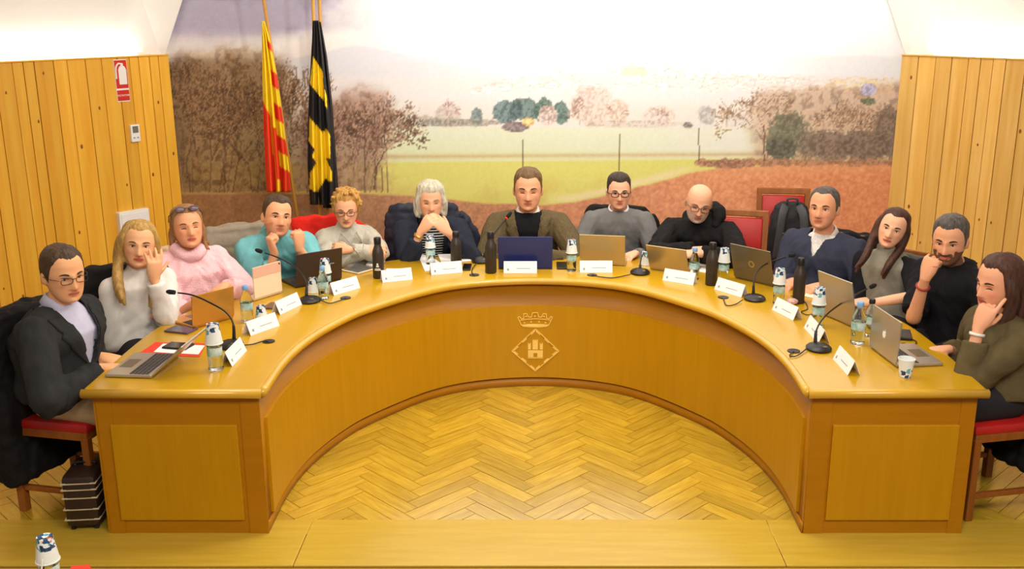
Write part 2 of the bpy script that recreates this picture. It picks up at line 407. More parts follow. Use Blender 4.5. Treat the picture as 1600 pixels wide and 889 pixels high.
for x, y, l, d in [(925, 194, 13, 6), (700, 194, 11, 5), (965, 194, 10, 5), (1030, 197, 9, 5), (650, 194, 8, 4), (858, 194, 9, 5), (1150, 196, 8, 4), (905, 194, 9, 5), (1110, 194, 8, 4), (630, 194, 8, 4)]:
    tree(x, y, l, R(90), d, [(132, 108, 100), (158, 130, 118), (176, 150, 138)], 2, .45, .5)
# fields
f1 = 198 + 0.004 * np.abs(uu - 800); blend(ss(f1 - 2, f1 + 3, vv), (204, 208, 176)); blend(ss(f1, f1 + 60, vv) * ss(1250, 640, uu) * .5, (188, 200, 140)); blend(ss(950, 1180, uu) * ss(f1 - 1, f1 + 5, vv) * .5, (222, 216, 200))
blend(np.exp(-((vv - (243 + .006 * (900 - uu))) / 4) ** 2) * .8, (176, 152, 112)); blend(np.exp(-((vv - (256 + .01 * (800 - uu))) / 2.5) ** 2) * ss(800, 600, uu) * .5, (184, 160, 124))
f2 = 249 + .012 * (900 - uu); blend(ss(f2 - 1, f2 + 4, vv), (196, 188, 104)); blend(ss(f2 + 10, f2 + 50, vv) * .6 * ss(.3, .7, n2), (184, 162, 86)); blend(ss(280, 312, vv) * ss(720, 600, uu) * .6, (176, 150, 90))
blob(806, 198, 22, 9, (118, 104, 106), .9, .2); blob(825, 190, 10, 8, (206, 176, 120), .9, .2)
# ploughed soil
bx = [240, 420, 560, 640, 760, 850, 900, 960, 1030, 1090, 1150, 1250, 1390, 1440]; by = [301, 302, 303, 306, 318, 320, 316, 302, 284, 268, 261, 256, 255, 255]
sb = np.interp(uu, bx, by) + 3 * (n2 - .5)
soil = ss(sb - 1.5, sb + 2, vv)
blend(np.exp(-((vv - (sb - 7)) / 6) ** 2) * ss(830, 900, uu) * ss(1110, 1040, uu) * .9, (222, 194, 150))
sc_ = np.stack([np.interp(uu, [260, 600, 900, 1150, 1400], q) for q in ([128, 156, 184, 204, 202], [92, 114, 126, 134, 126], [56, 84, 94, 96, 88])], -1)
sc_ = sc_ * (1 + .22 * (n4 - .5) + .14 * (n3 - .5))[..., None]; sm = soil[..., None]; cv[:] = cv * (1 - sm) + sc_ * sm
blend(soil * ss(sb + 22, sb, vv) * ss(1080, 1200, uu) * .5, (206, 150, 104))
blend(np.exp(-((vv - 303) / 1.6) ** 2) * ss(440, 300, uu) * .8, (166, 128, 80))
# tall bare trees on the left
top = 62 + 26 * np.abs((uu - 370) / 95) ** 2 * .5 + 20 * (n2 - .5)
mass = ss(top - 2, top + 40, vv) * ss(302, 298, vv) * ss(482, 425, uu + 30 * (n2 - .5))
blend(mass * .80, (116, 88, 54)); blend(mass * ss(.48, .62, n3) * .55, (82, 58, 36)); blend(mass * ss(.52, .64, n4) * .5, (158, 124, 84)); blend(mass * ss(320, 262, uu) * .45, (78, 62, 52))
for x in range(268, 470, 9): tree(x + random.uniform(-4, 4), 300, random.uniform(40, 56), R(90 + random.uniform(-10, 10)), 6, [(84, 60, 40), (128, 98, 66), (150, 116, 82), (66, 48, 36)], 2.2, .28, .55)
top2 = 126 + 30 * np.abs((uu - 560) / 75) ** 2 + 24 * (n2 - .5)
mass = ss(top2 - 2, top2 + 34, vv) * ss(300, 296, vv) * ss(446, 480, uu) * ss(632, 580, uu + 60 * (n3 - .5) + .16 * (vv - 200))
blend(mass * .72, (136, 104, 84)); blend(mass * ss(.48, .62, n3) * .5, (98, 74, 58)); blend(mass * ss(.52, .64, n4) * .5, (176, 142, 122))
for x in list(range(480, 612, 9)) + [572]: tree(x, 299, random.uniform(28, 42), R(90 + random.uniform(-12, 8)), 6, [(98, 72, 58), (142, 106, 86), (172, 138, 118), (72, 54, 42)], 2, .32, .55)
tree(585, 296, 34, R(84), 7, [(74, 56, 44), (108, 80, 62)], 3, .42, .7)
# trees on the right
mass = ss(0, 18, vv - (128 + 18 * (n2 - .5) + 40 * np.exp(-((uu - 1150) / 26) ** 2) + .10 * np.maximum(0, uu - 1300) * -.2)) * ss(256, 250, vv) * ss(1158, 1200, uu + 20 * (n2 - .5))
blend(mass * .65, (164, 136, 112)); blend(mass * ss(.48, .62, n3) * .5, (118, 98, 84)); blend(mass * ss(.5, .64, n4) * .45, (196, 168, 142))
for x, y, l, d in [(1195, 248, 27, 7), (1200, 246, 25, 7), (1290, 248, 24, 7), (1330, 250, 24, 7), (1375, 252, 24, 7), (1260, 250, 22, 6), (1310, 250, 24, 6), (1350, 250, 24, 6)]:
    tree(x, y, l, R(92), d, [(126, 100, 82), (168, 138, 112), (196, 166, 138), (98, 78, 66)], 2.4, .45, .55)
for x, y, rx, ry, c in [(1232, 212, 34, 38, (98, 98, 80)), (1222, 232, 26, 18, (84, 82, 70)), (1268, 226, 26, 24, (116, 104, 88)), (1300, 228, 40, 24, (112, 96, 84)), (1350, 228, 44, 26, (106, 90, 80)), (1390, 205, 26, 44, (108, 92, 80)), (1355, 158, 12, 6, (96, 98, 78))]:
    blob(x, y, rx, ry, c, .78, .5)
blob(1357, 140, 13, 10, (150, 150, 182), .8, .2)
for x in range(1090, 1400, 5): blob(x, 254, 6, random.uniform(3, 8), (148, 108, 84), .6, .4)
blob(1140, 256, 42, 8, (142, 104, 84), .85, .3)
for x, y0, y1 in [(817, 218, 262), (968, 208, 266), (1092, 200, 252), (1194, 194, 252), (570, 186, 300)]: stroke(x, y0, x, y1, (92, 70, 56), 2, .85)
cv *= (1 + .06 * (n4 - .5))[..., None]
# onto a fine flat sheet, two pixels a cell
STP = 2
xa = np.linspace(-2.74, 2.74, 570); za = np.linspace(0.02, 2.85, 262)
gx, gz = np.meshgrid(xa, za); P = np.stack([gx, np.full_like(gx, YW), gz], -1)
pu, pv = proj(P); iu = np.clip((pu - U0).astype(int), 0, CW - 1); iv = np.clip((pv - V0).astype(int), 0, CH - 1)
colr = lin(np.clip(cv[iv, iu], 0, 255)).reshape(-1, 3)
nx, nz = len(xa), len(za); idx = np.arange(nx * nz).reshape(nz, nx)
quads = np.stack([idx[:-1, :-1], idx[:-1, 1:], idx[1:, 1:], idx[1:, :-1]], -1).reshape(-1, 4)
me = bpy.data.meshes.new('mural'); me.from_pydata(P.reshape(-1, 3).tolist(), [], quads.tolist()); me.update()
ca = me.color_attributes.new('print', 'FLOAT_COLOR', 'POINT'); ca.data.foreach_set('color', np.hstack([colr, np.ones((len(colr), 1))]).ravel())
mural = link('wall_mural', me, mat('mural_print', (255, 255, 255), 0.55, attr='print', var=0.06, vscale=60, spec=0.3), fix=False); struct(mural)
b = MB(); b.box((0, YW + 0.011, 1.435), (5.48, 0.018, 2.83)); b.build('mural_backing', m_plast, mural)
# ================================================================== HORSESHOE DESK
def ucurve(pts, n=60):
    half = spline(pts + [(-pts[-2][0], pts[-2][1])], 4 * n)
    half = half[half[:, 0] >= -1e-9]
    half = np.vstack([half, [[0, pts[-1][1]]]]) if half[-1, 0] > 1e-6 else half
    d = np.r_[0, np.cumsum(np.linalg.norm(np.diff(half, axis=0), axis=1))]
    t = np.linspace(0, d[-1], n); h = np.stack([np.interp(t, d, half[:, k]) for k in (0, 1)], 1)
    return np.vstack([h, (h[:-1] * [-1, 1])[::-1]])        # from right front round to left front
def offset(C, d):
    T = np.gradient(C, axis=0); T /= np.linalg.norm(T, axis=1)[:, None]; return C + d * np.stack([T[:, 1], -T[:, 0]], 1)
CI, CO = ucurve(INN), ucurve(OUT)
def strip(mb, A, B, z0, z1):
    """solid band between two plan curves"""
    n = len(A); rings = [[(*A[i], z0), (*B[i], z0), (*B[i], z1), (*A[i], z1)] for i in range(n)]; return mb.loft(rings)
m_top = mat('desk_top_veneer', (192, 146, 10), 0.20, rgb2=(200, 154, 16), vscale=2.5, stretch=(1.5, 1.5, 1), spec=0.5, coat=0.3)
m_panel = mat('desk_panel_veneer', (184, 131, 2), 0.38, rgb2=(192, 138, 4), vscale=4, stretch=(8, 8, 0.5))
m_frame = mat('desk_frame_veneer', (168, 110, 0), 0.38, rgb2=(178, 117, 4), vscale=4, stretch=(0.8, 0.8, 6))
m_edge = mat('desk_edge_solid', (206, 158, 44), 0.22, var=0.06, vscale=5, coat=0.4)
desk = thing('council_desk', 'large horseshoe-shaped wooden council desk with inlaid crest', 'desk', (0, 0.9, 0))
def dk(mb, name, m, smooth=False, parent=None):
    o = mb.build(name, m, parent or desk, smooth)
    if parent is None: o.location = (0, -0.9, 0)
    return o
iin = offset(CI, 0); sgn = 1 if np.linalg.norm(offset(CI, .02)[30]) > np.linalg.norm(CI[30]) else -1
outw = lambda C, d: offset(C, sgn * d)
# top with rounded nosing on every edge
TI, TO = outw(CI, -0.028), outw(CO, 0.012)
TI[0, 1] = TI[-1, 1] = TO[0, 1] = TO[-1, 1] = -0.035
mb = MB(); zt = HD
prof = [(0.020, 0.0), (0.006, 0.004), (0.0, 0.014), (0.0, 0.026), (0.006, 0.036), (0.02, 0.04)]
rings = []
ctr = (TI + TO) / 2
for i in range(len(TI)):
    a, c = TI[i], TO[i]; d = (c - a) / np.linalg.norm(c - a)
    r = [(*(a + d * p[0]), zt - p[1]) for p in prof] + [(*(c - d * p[0]), zt - p[1]) for p in prof[::-1]]
    rings.append(r)
mb.loft(rings); dk(mb, 'tabletop', m_top, 'auto')
for s in (0, -1):
    a, c = TI[s], TO[s]; p0, p1 = (a, c) if a[0] < c[0] else (c, a)
    mb = MB(); mb.tube([(p0[0], -0.034, zt - 0.02), (p1[0], -0.034, zt - 0.02)], 0.0205, 12)
    dk(mb, 'front_edge', m_edge, True)
mb = MB(); E1 = outw(CI, -0.029); E1[0, 1] = E1[-1, 1] = -0.03
mb.tube([(*p, zt - 0.0205) for p in E1], 0.0205, 10); dk(mb, 'inner_edge', m_edge, True)
# carcass
CI2 = CI.copy(); CO2 = outw(CO, -0.03); 
mb = MB(); strip(mb, CI, outw(CI, 0.03), 0.0, zt - 0.04); dk(mb, 'inner_frame', m_frame, True)
mb = MB(); Cr = CI[2:-2]; strip(mb, outw(Cr, 0.16), outw(Cr, 0.18), 0.0, zt - 0.04); dk(mb, 'rear_panel', m_frame, True)
mb = MB(); k0, k1 = 2, len(CI) - 2; Cp = CI[k0:k1]; strip(mb, outw(Cp, -0.014), outw(Cp, 0.002), 0.062, 0.522); cp = dk(mb, 'curved_panel', m_panel, 'auto')
mb = MB(); strip(mb, outw(CI, -0.006), outw(CI, 0.002), 0.0, 0.05); dk(mb, 'plinth', m_frame, True)
for s in (-1, 1):
    x0, x1 = sorted((s * 1.195, s * 1.905))
    mb = MB(); mb.box(((x0 + x1) / 2, 0.012, 0.33), (x1 - x0, 0.024, 0.66)); dk(mb, 'end_frame', m_frame)
    for xx in (x0 + 0.045, x1 - 0.035):
        mb = MB(); mb.box((xx, -0.001, 0.33), (0.085 if abs(xx) < 1.5 else 0.066, 0.006, 0.66), bev=0.001); dk(mb, 'stile', m_frame)
    mb = MB(); mb.box(((s * 1.29 + s * 1.838) / 2, -0.004, 0.2975), (0.548, 0.018, 0.455), bev=0.003); dk(mb, 'end_panel', m_panel)
# crest inlaid on the curved panel
m_inl = mat('crest_inlay', (242, 204, 104), 0.4, var=0.04)
CPx = outw(CI, -0.014); o_ = np.argsort(CPx[:, 0])
def on_panel(u, v, off):
    """pixel offsets from the crest's centre, 4.13 mm each, bent onto the panel"""
    x = (u - 836) * 0.00411; z = 0.522 - (v - 476) * 0.00413
    return np.array([x, np.interp(x, CPx[o_, 0], CPx[o_, 1]) - off, z])
mb = MB()
def ins(poly):
    mb.prism(poly, lambda a, c: on_panel(a, c, 0.003), lambda a, c: on_panel(a, c, -0.002))
def line(p, q, w_=0.8):
    d = unit(np.array(q) - np.array(p)); n = np.array([-d[1], d[0]]) * w_ / 2
    ins([tuple(np.array(p) + n), tuple(np.array(q) + n), tuple(np.array(q) - n), tuple(np.array(p) - n)])
def Z(x, y): return (762 + x / 7.407, 470 + y / 7.407 + 0.7)  # from a close view of the crest; keeps its own proportions
def zl(pts, w_=1.0):
    for a, c in zip(pts[:-1], pts[1:]): line(Z(*a), Z(*c), w_)
# crown
zl([(400, 262), (360, 170), (378, 158), (400, 190), (428, 180), (422, 130), (460, 130), (475, 168), (510, 168), (520, 118), (578, 118), (588, 168), (620, 168), (636, 130), (672, 130), (672, 180), (700, 190), (722, 158), (738, 168), (695, 262)], 1.0)
zl([(385, 205), (450, 193), (550, 188), (650, 193), (715, 205)], .8)
ins([Z(400, 255), Z(470, 250), Z(550, 248), Z(630, 250), Z(698, 255), Z(680, 275), Z(610, 285), Z(550, 287), Z(490, 285), Z(415, 275)])
for x, y in [(432, 232), (505, 222), (592, 222), (662, 232), (450, 160), (547, 158), (645, 160)]: ins([Z(x - 10, y), Z(x, y - 10), Z(x + 10, y), Z(x, y + 10)])
# lozenge with chevrons and bars
top, rt, bt, lt = (552, 303), (812, 552), (550, 792), (292, 552)
for a, c in [(top, rt), (rt, bt), (bt, lt), (lt, top)]: line(Z(*a), Z(*c), .9)
def lerp(a, c, t): return (a[0] + (c[0] - a[0]) * t, a[1] + (c[1] - a[1]) * t)
ctr_ = (551, 548)
for a, c in [(top, rt), (rt, bt), (bt, lt), (lt, top)]:
    for t0, t1 in [(0.0, .22), (.40, .62), (.80, 1.0)]:
        p, q = lerp(a, c, t0), lerp(a, c, t1); k = .11
        ins([Z(*p), Z(*q), Z(*lerp(lerp(q, a, .03), ctr_, k)), Z(*lerp(lerp(p, c, .03), ctr_, k))])
# castle with three towers
for x0, y0, x1, y1 in [(470, 550, 530, 630), (572, 550, 634, 630), (530, 550, 572, 582), (470, 480, 502, 540), (600, 480, 634, 540), (520, 440, 580, 540), (468, 634, 636, 642), (470, 466, 480, 482), (490, 466, 502, 482), (600, 466, 610, 482), (622, 466, 634, 482), (522, 428, 536, 442), (544, 428, 558, 442), (566, 428, 580, 442)]:
    ins([Z(x0, y0), Z(x1, y0), Z(x1, y1), Z(x0, y1)])
mb.build('crest', m_inl, cp)
# ================================================================== THINGS ON THE DESK AND ROUND THE ROOM
EPS = 0.0008
m_silver = mat('silver_laptop_alloy', (186, 178, 164), 0.32, metal=0.75, var=0.03, vscale=3)
m_gold = mat('champagne_laptop_alloy', (196, 176, 128), 0.34, metal=0.7, var=0.03, vscale=3)
m_grey = mat('grey_laptop_alloy', (124, 114, 92), 0.36, metal=0.6, var=0.03, vscale=3)
m_brown = mat('dark_brown_laptop_shell', (62, 44, 32), 0.4, var=0.05, vscale=3)
m_blue = mat('navy_blue_laptop_shell', (36, 48, 112), 0.35, var=0.05, vscale=3)
m_key = mat('dark_keys', (52, 50, 50), 0.5, var=0.05)
m_scr = mat('black_screen', (16, 16, 20), 0.12, var=0.05)
m_black = mat('black_plastic', (26, 25, 25), 0.38, var=0.1, vscale=20)
m_foam = mat('black_foam', (22, 22, 22), 0.9, var=0.2, vscale=90, bump=0.3, bscale=300)
m_paper = mat('white_paper', (240, 238, 234), 0.7, var=0.015, vscale=6)
m_ink = mat('grey_ink', (150, 148, 150), 0.7, var=0.05)
m_white = mat('white_mark', (236, 234, 228), 0.5, var=0.02)
m_clear = mat('clear_plastic', (246, 250, 250), 0.06, trans=1.0, ior=1.18, var=0.01)
m_water = mat('water', (240, 250, 250), 0.0, trans=1.0, ior=1.2, var=0.01)
m_cap = mat('light_blue_cap', (120, 170, 220), 0.35, var=0.03)
m_teal = mat('teal_bottle_label', (60, 150, 140), 0.5, rgb2=(224, 234, 230), vscale=26)
m_flask = mat('matt_dark_flask', (52, 44, 36), 0.42, var=0.06, vscale=10)
m_red = mat('red_leather', (176, 30, 26), 0.42, var=0.12, vscale=5, bump=0.08, bscale=180)
m_redp = mat('red_card', (226, 58, 34), 0.6, var=0.04)
m_wood = mat('chair_wood', (134, 72, 20), 0.4, rgb2=(156, 90, 30), vscale=5, stretch=(4, 4, 0.6))
m_gilt = mat('brass_stud', (190, 150, 70), 0.3, metal=0.9, var=0.05)

def cup_material():
    m = mat('printed_paper_cup', (226, 230, 226), 0.6, var=0.02)
    nt = m.node_tree; N = nt.nodes; Lk = nt.links; b = N['Principled BSDF']
    for l in list(b.inputs['Base Color'].links): Lk.remove(l)
    tc = N.new('ShaderNodeTexCoord'); vo = N.new('ShaderNodeTexVoronoi'); vo.inputs['Scale'].default_value = 75; vo.distance = 'CHEBYCHEV'
    Lk.new(tc.outputs['Object'], vo.inputs['Vector'])
    sp = N.new('ShaderNodeSeparateXYZ'); Lk.new(tc.outputs['Object'], sp.inputs[0])
    mr = N.new('ShaderNodeMapRange'); mr.inputs['From Min'].default_value = 0.046; mr.inputs['From Max'].default_value = 0.008
    mr.inputs['To Min'].default_value = 0.0; mr.inputs['To Max'].default_value = 0.55; Lk.new(sp.outputs['Z'], mr.inputs['Value'])
    sc = N.new('ShaderNodeSeparateColor'); Lk.new(vo.outputs['Color'], sc.inputs[0])
    lt = N.new('ShaderNodeMath'); lt.operation = 'LESS_THAN'; Lk.new(sc.outputs[0], lt.inputs[0]); Lk.new(mr.outputs[0], lt.inputs[1])
    rp = N.new('ShaderNodeValToRGB'); rp.color_ramp.interpolation = 'CONSTANT'
    for p, c in [(0, (40, 74, 120)), (.45, (96, 168, 178)), (.72, (28, 52, 84)), (.9, (214, 106, 60))]:
        e = rp.color_ramp.elements[0] if p == 0 else rp.color_ramp.elements.new(p); e.position = p; e.color = (*lin(c), 1)
    rp.color_ramp.elements[len(rp.color_ramp.elements) - 1].color = (*lin((222, 228, 224)), 1) if False else rp.color_ramp.elements[len(rp.color_ramp.elements) - 1].color
    Lk.new(sc.outputs[1], rp.inputs[0])
    mx = N.new('ShaderNodeMix'); mx.data_type = 'RGBA'; mx.inputs[6].default_value = (*lin((226, 230, 226)), 1)
    Lk.new(lt.outputs[0], mx.inputs[0]); Lk.new(rp.outputs[0], mx.inputs[7]); Lk.new(mx.outputs[2], b.inputs['Base Color'])
    return m
m_cup = cup_material()

# ---------------------------------------------------------------- laptops
def laptop(A, B, vtop, m, label, depth=None, hs=None, logo=None, name='laptop', case=False, tilt=None, side=None):
    """A, B: hinge ends on the table (seen from inside the horseshoe, A left); vtop: image row the lid's top edge reaches"""
    A = np.array([*A[:2], HD]); B = np.array([*B[:2], HD]); w_ = np.linalg.norm(B - A); ax = unit(B - A)
    n = np.array([-ax[1], ax[0], 0])                       # towards the sitter
    if side is not None: n = n * side
    hs = hs or w_ * 0.66; depth = depth or w_ * 0.68; c = (A + B) / 2
    if tilt is None:
        best = min(np.linspace(-5, 50, 111), key=lambda t: abs(proj(c + hs * (np.array([0, 0, 1]) * math.cos(R(t)) - n * math.sin(R(t))))[1] - vtop))
    else: best = tilt
    ang = math.atan2(ax[1], ax[0])
    t = thing(name, label, 'tablet' if case else 'laptop', (c[0], c[1], HD + EPS), ang, None)
    sd = 1 if side is None else side
    b = MB(); b.box((0, sd * (depth / 2 + 0.004), 0.008), (w_, depth, 0.014), bev=0.004); base = b.build('base', m, t)
    if not case:
        k = MB()
        for r in range(5):
            for q in range(13):
                k.box((-w_ * .43 + q * w_ * .0717, sd * (depth * .14 + r * depth * .085), 0.0158), (w_ * .058, depth * .066, 0.002))
        ko = k.build('keyboard', m_key, base); ko['kind'] = 'stuff'
        b = MB(); b.box((0, sd * depth * .79, 0.0153), (w_ * .36, depth * .28, 0.001)); b.build('touchpad', m_grey if m is not m_grey else m_silver, base)
    lid = MB(); lid.box((0, 0, hs / 2), (w_, 0.008, hs), bev=0.003); lo = lid.build('lid', m, t)
    lo.location = (0, 0, 0.013); lo.rotation_euler = (sd * R(best), 0, 0)
    b = MB(); b.box((0, sd * 0.0043, hs / 2), (w_ * .94, 0.001, hs * .88)); b.build('screen', m_scr, lo)
    f = -sd * 0.0046
    if logo == 'disc':
        g = MB(); g.lathe([(0.021, 0), (0.021, 0.0012)], 24); q = g.build('logo', m_gold, lo); q.rotation_euler = (R(90) * sd, 0, 0); q.location = (0, f * .95, hs * .5)
        g = MB(); g.lathe([(0.013, 0), (0.013, 0.0018)], 20); q = g.build('logo_centre', m_grey, lo); q.rotation_euler = (R(90) * sd, 0, 0); q.location = (0, f * .95, hs * .5)
    if logo == 'line':
        g = MB(); g.box((w_ * .22, f, hs * .55), (w_ * .2, 0.0012, 0.006)); g.build('logo', m_ink, lo)
    if logo == 'apple':
        pts = [(0.000, -0.016), (0.006, -0.018), (0.012, -0.012), (0.015, -0.003), (0.012, 0.000), (0.011, 0.006), (0.014, 0.011), (0.008, 0.014), (0.002, 0.012), (-0.006, 0.014), (-0.013, 0.009), (-0.014, 0.0), (-0.010, -0.012), (-0.005, -0.018)]
        g = MB(); g.prism(pts, lambda a, z: (a, f * .9, z + hs * .5), lambda a, z: (a, f * 1.3, z + hs * .5)); g.build('logo', m_white, lo)
        g = MB(); g.prism([(0.001, 0.016), (0.004, 0.020), (0.009, 0.024), (0.007, 0.018)], lambda a, z: (a, f * .9, z + hs * .5), lambda a, z: (a, f * 1.3, z + hs * .5)); g.build('logo_leaf', m_white, lo)
    if case:
        b = MB(); b.box((0, f, hs * .83), (w_ * .995, 0.0016, hs * .33)); b.build('case_band', mat('pink_case_band', (226, 176, 150), 0.6, var=0.03), lo)
        b = MB(); b.lathe([(0.005, 0), (0.005, 0.002)], 12); q = b.build('camera_lens', m_black, lo); q.rotation_euler = (R(90), 0, 0); q.location = (w_ * .44, f * 1.2, hs * .93)
    return t
m_cream = mat('cream_tablet_case', (236, 214, 180), 0.6, var=0.03)
m_lid_refl = mat('silver_lid_painted_reflection', (206, 150, 66), 0.3, metal=0.55, var=0.03, vscale=3)  # silver lid, the wood it reflects painted in as an orange base colour
laptop(pz(301, 515), pz(366, 497), 459, m_lid_refl, 'silver laptop lid with painted wood reflection in front of the person in pink', depth=0.2)
laptop(pz(398, 471), pz(441, 458), 417, m_cream, 'tablet in a cream and pink folding case', depth=0.07, hs=0.175, name='tablet', case=True)
laptop(pz(463, 451), pz(534, 438), 396, m_brown, 'dark brown laptop beside the cream tablet', logo='line')
laptop(pz(779, 421), pz(863, 421), 373.5, m_blue, 'navy blue laptop at the centre of the desk', hs=0.215)
laptop(pz(906, 413), pz(977, 416), 371, m_gold, 'champagne laptop in front of the grey sweater', hs=0.2)
laptop(pz(1015, 421), pz(1077, 430), 390, m_gold, 'smaller champagne laptop in front of the bald person', hs=0.17, depth=0.18)
laptop(pz(1147, 434), pz(1209, 449), 390, m_grey, 'large grey laptop with a round golden logo', hs=0.215, logo='disc')
laptop(pz(1285, 492), pz(1338, 515), 436, m_silver, 'silver laptop in front of the grey vest', hs=0.24, depth=0.24)
laptop(pz(1358, 543), pz(1400, 575), 494, m_silver, 'silver laptop with a white fruit logo by the paper cup', hs=0.2, depth=0.22, logo='apple')
laptop(pz(238, 592), pz(281, 557), 0, m_silver, 'open silver laptop under the hands of the man in the suit', hs=0.2, depth=0.21, tilt=47)

# ---------------------------------------------------------------- name cards
def card(bl, br, label, h=0.068, t_=0.028):
    A, B = pz(*bl), pz(*br); w_ = np.linalg.norm(B - A); ax = unit(B - A); c = (A + B) / 2; ang = math.atan2(ax[1], ax[0])
    o = thing('name_card', label, 'name card', (c[0], c[1], HD + EPS), ang, 'folded name cards along the desk')
    y1 = h * 0.42; th_ = 0.0012
    b = MB(); pr = [(0, 0), (y1, h), (2 * y1, 0), (2 * y1 - th_ * 1.4, 0), (y1, h - th_ * 2.4), (th_ * 1.4, 0)]
    b.prism(pr, lambda a, z: (-w_ / 2, a, z), lambda a, z: (w_ / 2, a, z)); b.build('folded_sheet', m_paper, o)
    for x0, x1, z0 in [(-.40, -.34, .30), (-.12, .30, .40)]:
        M_ = rotx(-math.atan2(y1, h)); q = MB(); q.box((0, 0, 0), (w_ * (x1 - x0), 0.0006, h * (.20 if x0 < -.3 else .05)), M_)
        q.build('printed_line', m_ink, o, loc=(w_ * (x0 + x1) / 2, y1 * z0 - 0.0006, h * z0))
    return o
CARDS = [((363, 573), (386, 548), 'name card beside the bottle nearest the left end of the desk'),
         ((392, 525), (437, 509), 'second name card from the left end, by the short upturned cup'),
         ((438, 492), (472, 476), 'name card in front of the second microphone base'),
         ((522, 462), (563, 450), 'name card in front of the dark brown laptop'),
         ((598, 442), (645, 437), 'name card in front of the flask with the white crest'),
         ((674, 430), (723, 426), 'name card in front of the person with clasped hands'),
         ((787, 427), (839, 427), 'name card in front of the navy blue laptop'),
         ((906, 426), (957, 426), 'name card in front of the champagne laptop beside the centre'),
         ((1035, 438), (1083, 446), 'name card in front of the smaller champagne laptop'),
         ((1116, 452), (1158, 465), 'name card in front of the large grey laptop'),
         ((1206, 484), (1239, 501), 'name card in front of the tall flask on the right'),
         ((1256, 512), (1278, 537), 'name card partly behind the right gooseneck microphone'),
         ((1301, 561), (1324, 587), 'name card nearest the right end of the desk')]
for a, b_, l in CARDS: card(a, b_, l)

# ---------------------------------------------------------------- bottles, cups, flasks
def lathe_obj(prof, name, m, parent, n=20, cap=(True, True), smooth='auto', loc=None):
    b = MB(); b.lathe(prof, n, cap=cap); return b.build(name, m, parent, smooth, loc=loc)
def bottle(px, label, capped=True, k=1.0, base=None, capmat=None, tint=None):
    p = pz(*px) if base is None else np.array(base)
    o = thing('water_bottle', label, 'bottle', (p[0], p[1], p[2] + EPS), random.uniform(-1, 1), 'small water bottles')
    r = 0.031 * k
    lathe_obj([(r * .82, 0), (r, 0.006 * k), (r * .97, 0.03 * k), (r, 0.05 * k), (r, 0.118 * k), (r * .9, 0.132 * k), (r * .55, 0.155 * k), (r * .42, 0.165 * k), (r * .42, 0.178 * k)], 'bottle_body', tint or m_clear, o)
    lathe_obj([(r * 1.01, 0.068 * k), (r * 1.02, 0.069 * k), (r * 1.02, 0.103 * k), (r * 1.01, 0.104 * k)], 'label_band', m_teal, o, cap=(False, False))
    lathe_obj([(r * .78, 0.004), (r * .93, 0.008), (r * .91, 0.03 * k), (r * .93, 0.05 * k), (r * .93, 0.10 * k)], 'water', m_water, o)
    if capped: lathe_obj([(r * .47, 0.172 * k), (r * .5, 0.174 * k), (r * .5, 0.19 * k), (r * .42, 0.194 * k)], 'cap', capmat or m_cap, o)
    return o
def cup(p, label, inverted=True, k=1.0):
    o = thing('paper_cup', label, 'cup', (p[0], p[1], p[2] + EPS), random.uniform(0, 6), 'paper cups')
    h = 0.085 * k; r0, r1 = 0.025 * k, 0.036 * k
    pr = [(r0 - .001, 0.002), (r0, 0.0), (r1, h), (r1 + .002, h), (r1 + .002, h - .004), (r1, h - .005)]
    b = MB(); th_ = .0012
    prof = [(r0 - .003, .0015), (r0, 0), (r1, h - .004), (r1 + .0018, h - .003), (r1 + .0018, h), (r1 - th_, h), (r0 - th_, .004), (r0 * .5, .004)]
    b.lathe(prof, 24)
    q = b.build('cup_body', m_cup, o, 'auto')
    if inverted: q.rotation_euler = (R(180), 0, 0); q.location = (0, 0, h)
    return o
def bottle_cup(px, label, clabel, k=1.0):
    o = bottle(px, label, False, k); p = np.array(o.location); cup(p + [0, 0, 0.118 * k], clabel, True, k * 1.0); return o
bottle_cup((338, 578), 'bottle under a cup at the left end, beside the first name card', 'upturned cup over the bottle nearest the left end', 1.06)
bottle((387, 503), 'blue-capped bottle in front of the wood-reflecting laptop')
cup(pz(409, 500), 'short upturned cup standing on the desk beside the blue-capped bottle', True, .9)
bottle((506, 467), 'blue-capped bottle beside the second microphone base', True, .95)
bottle_cup((510, 456), 'bottle under a cup in front of the dark brown laptop', 'upturned cup over the bottle at the dark brown laptop', .95)
cup(pz(490, 456), 'upturned cup standing behind the second gooseneck microphone', True, .95)
bottle_cup((673, 413), 'bottle under a cup beside the papers and clasped hands', 'upturned cup over the bottle by the clasped hands', .92)
bottle_cup((893, 423), 'bottle under a cup right of the navy blue laptop', 'upturned cup over the bottle beside the navy blue laptop', .95)
cup(pz(1008, 413), 'upturned cup standing between the two champagne laptops', True, .95)
bottle((1084, 437), 'blue-capped bottle right of the smaller champagne laptop', True, 1.0)
bottle_cup((1130, 439), 'bottle under a cup left of the large grey laptop', 'upturned cup over the bottle left of the large grey laptop', .98)
bottle_cup((1216, 475), 'bottle under a cup right of the large grey laptop', 'upturned cup over the bottle right of the large grey laptop', .98)
bottle_cup((1277, 510), 'bottle under a cup left of the silver laptop', 'upturned cup over the bottle left of the silver laptop', 1.0)
bottle((1339, 537), 'blue-capped bottle behind the laptop with the fruit logo', True, 1.08)
bottle((1358, 525), 'bottle with a dark cap behind the blue-capped one', True, .98, capmat=m_black)
cup(pz(1414, 588), 'open upright paper cup standing by the laptop with the fruit logo', False, .98)

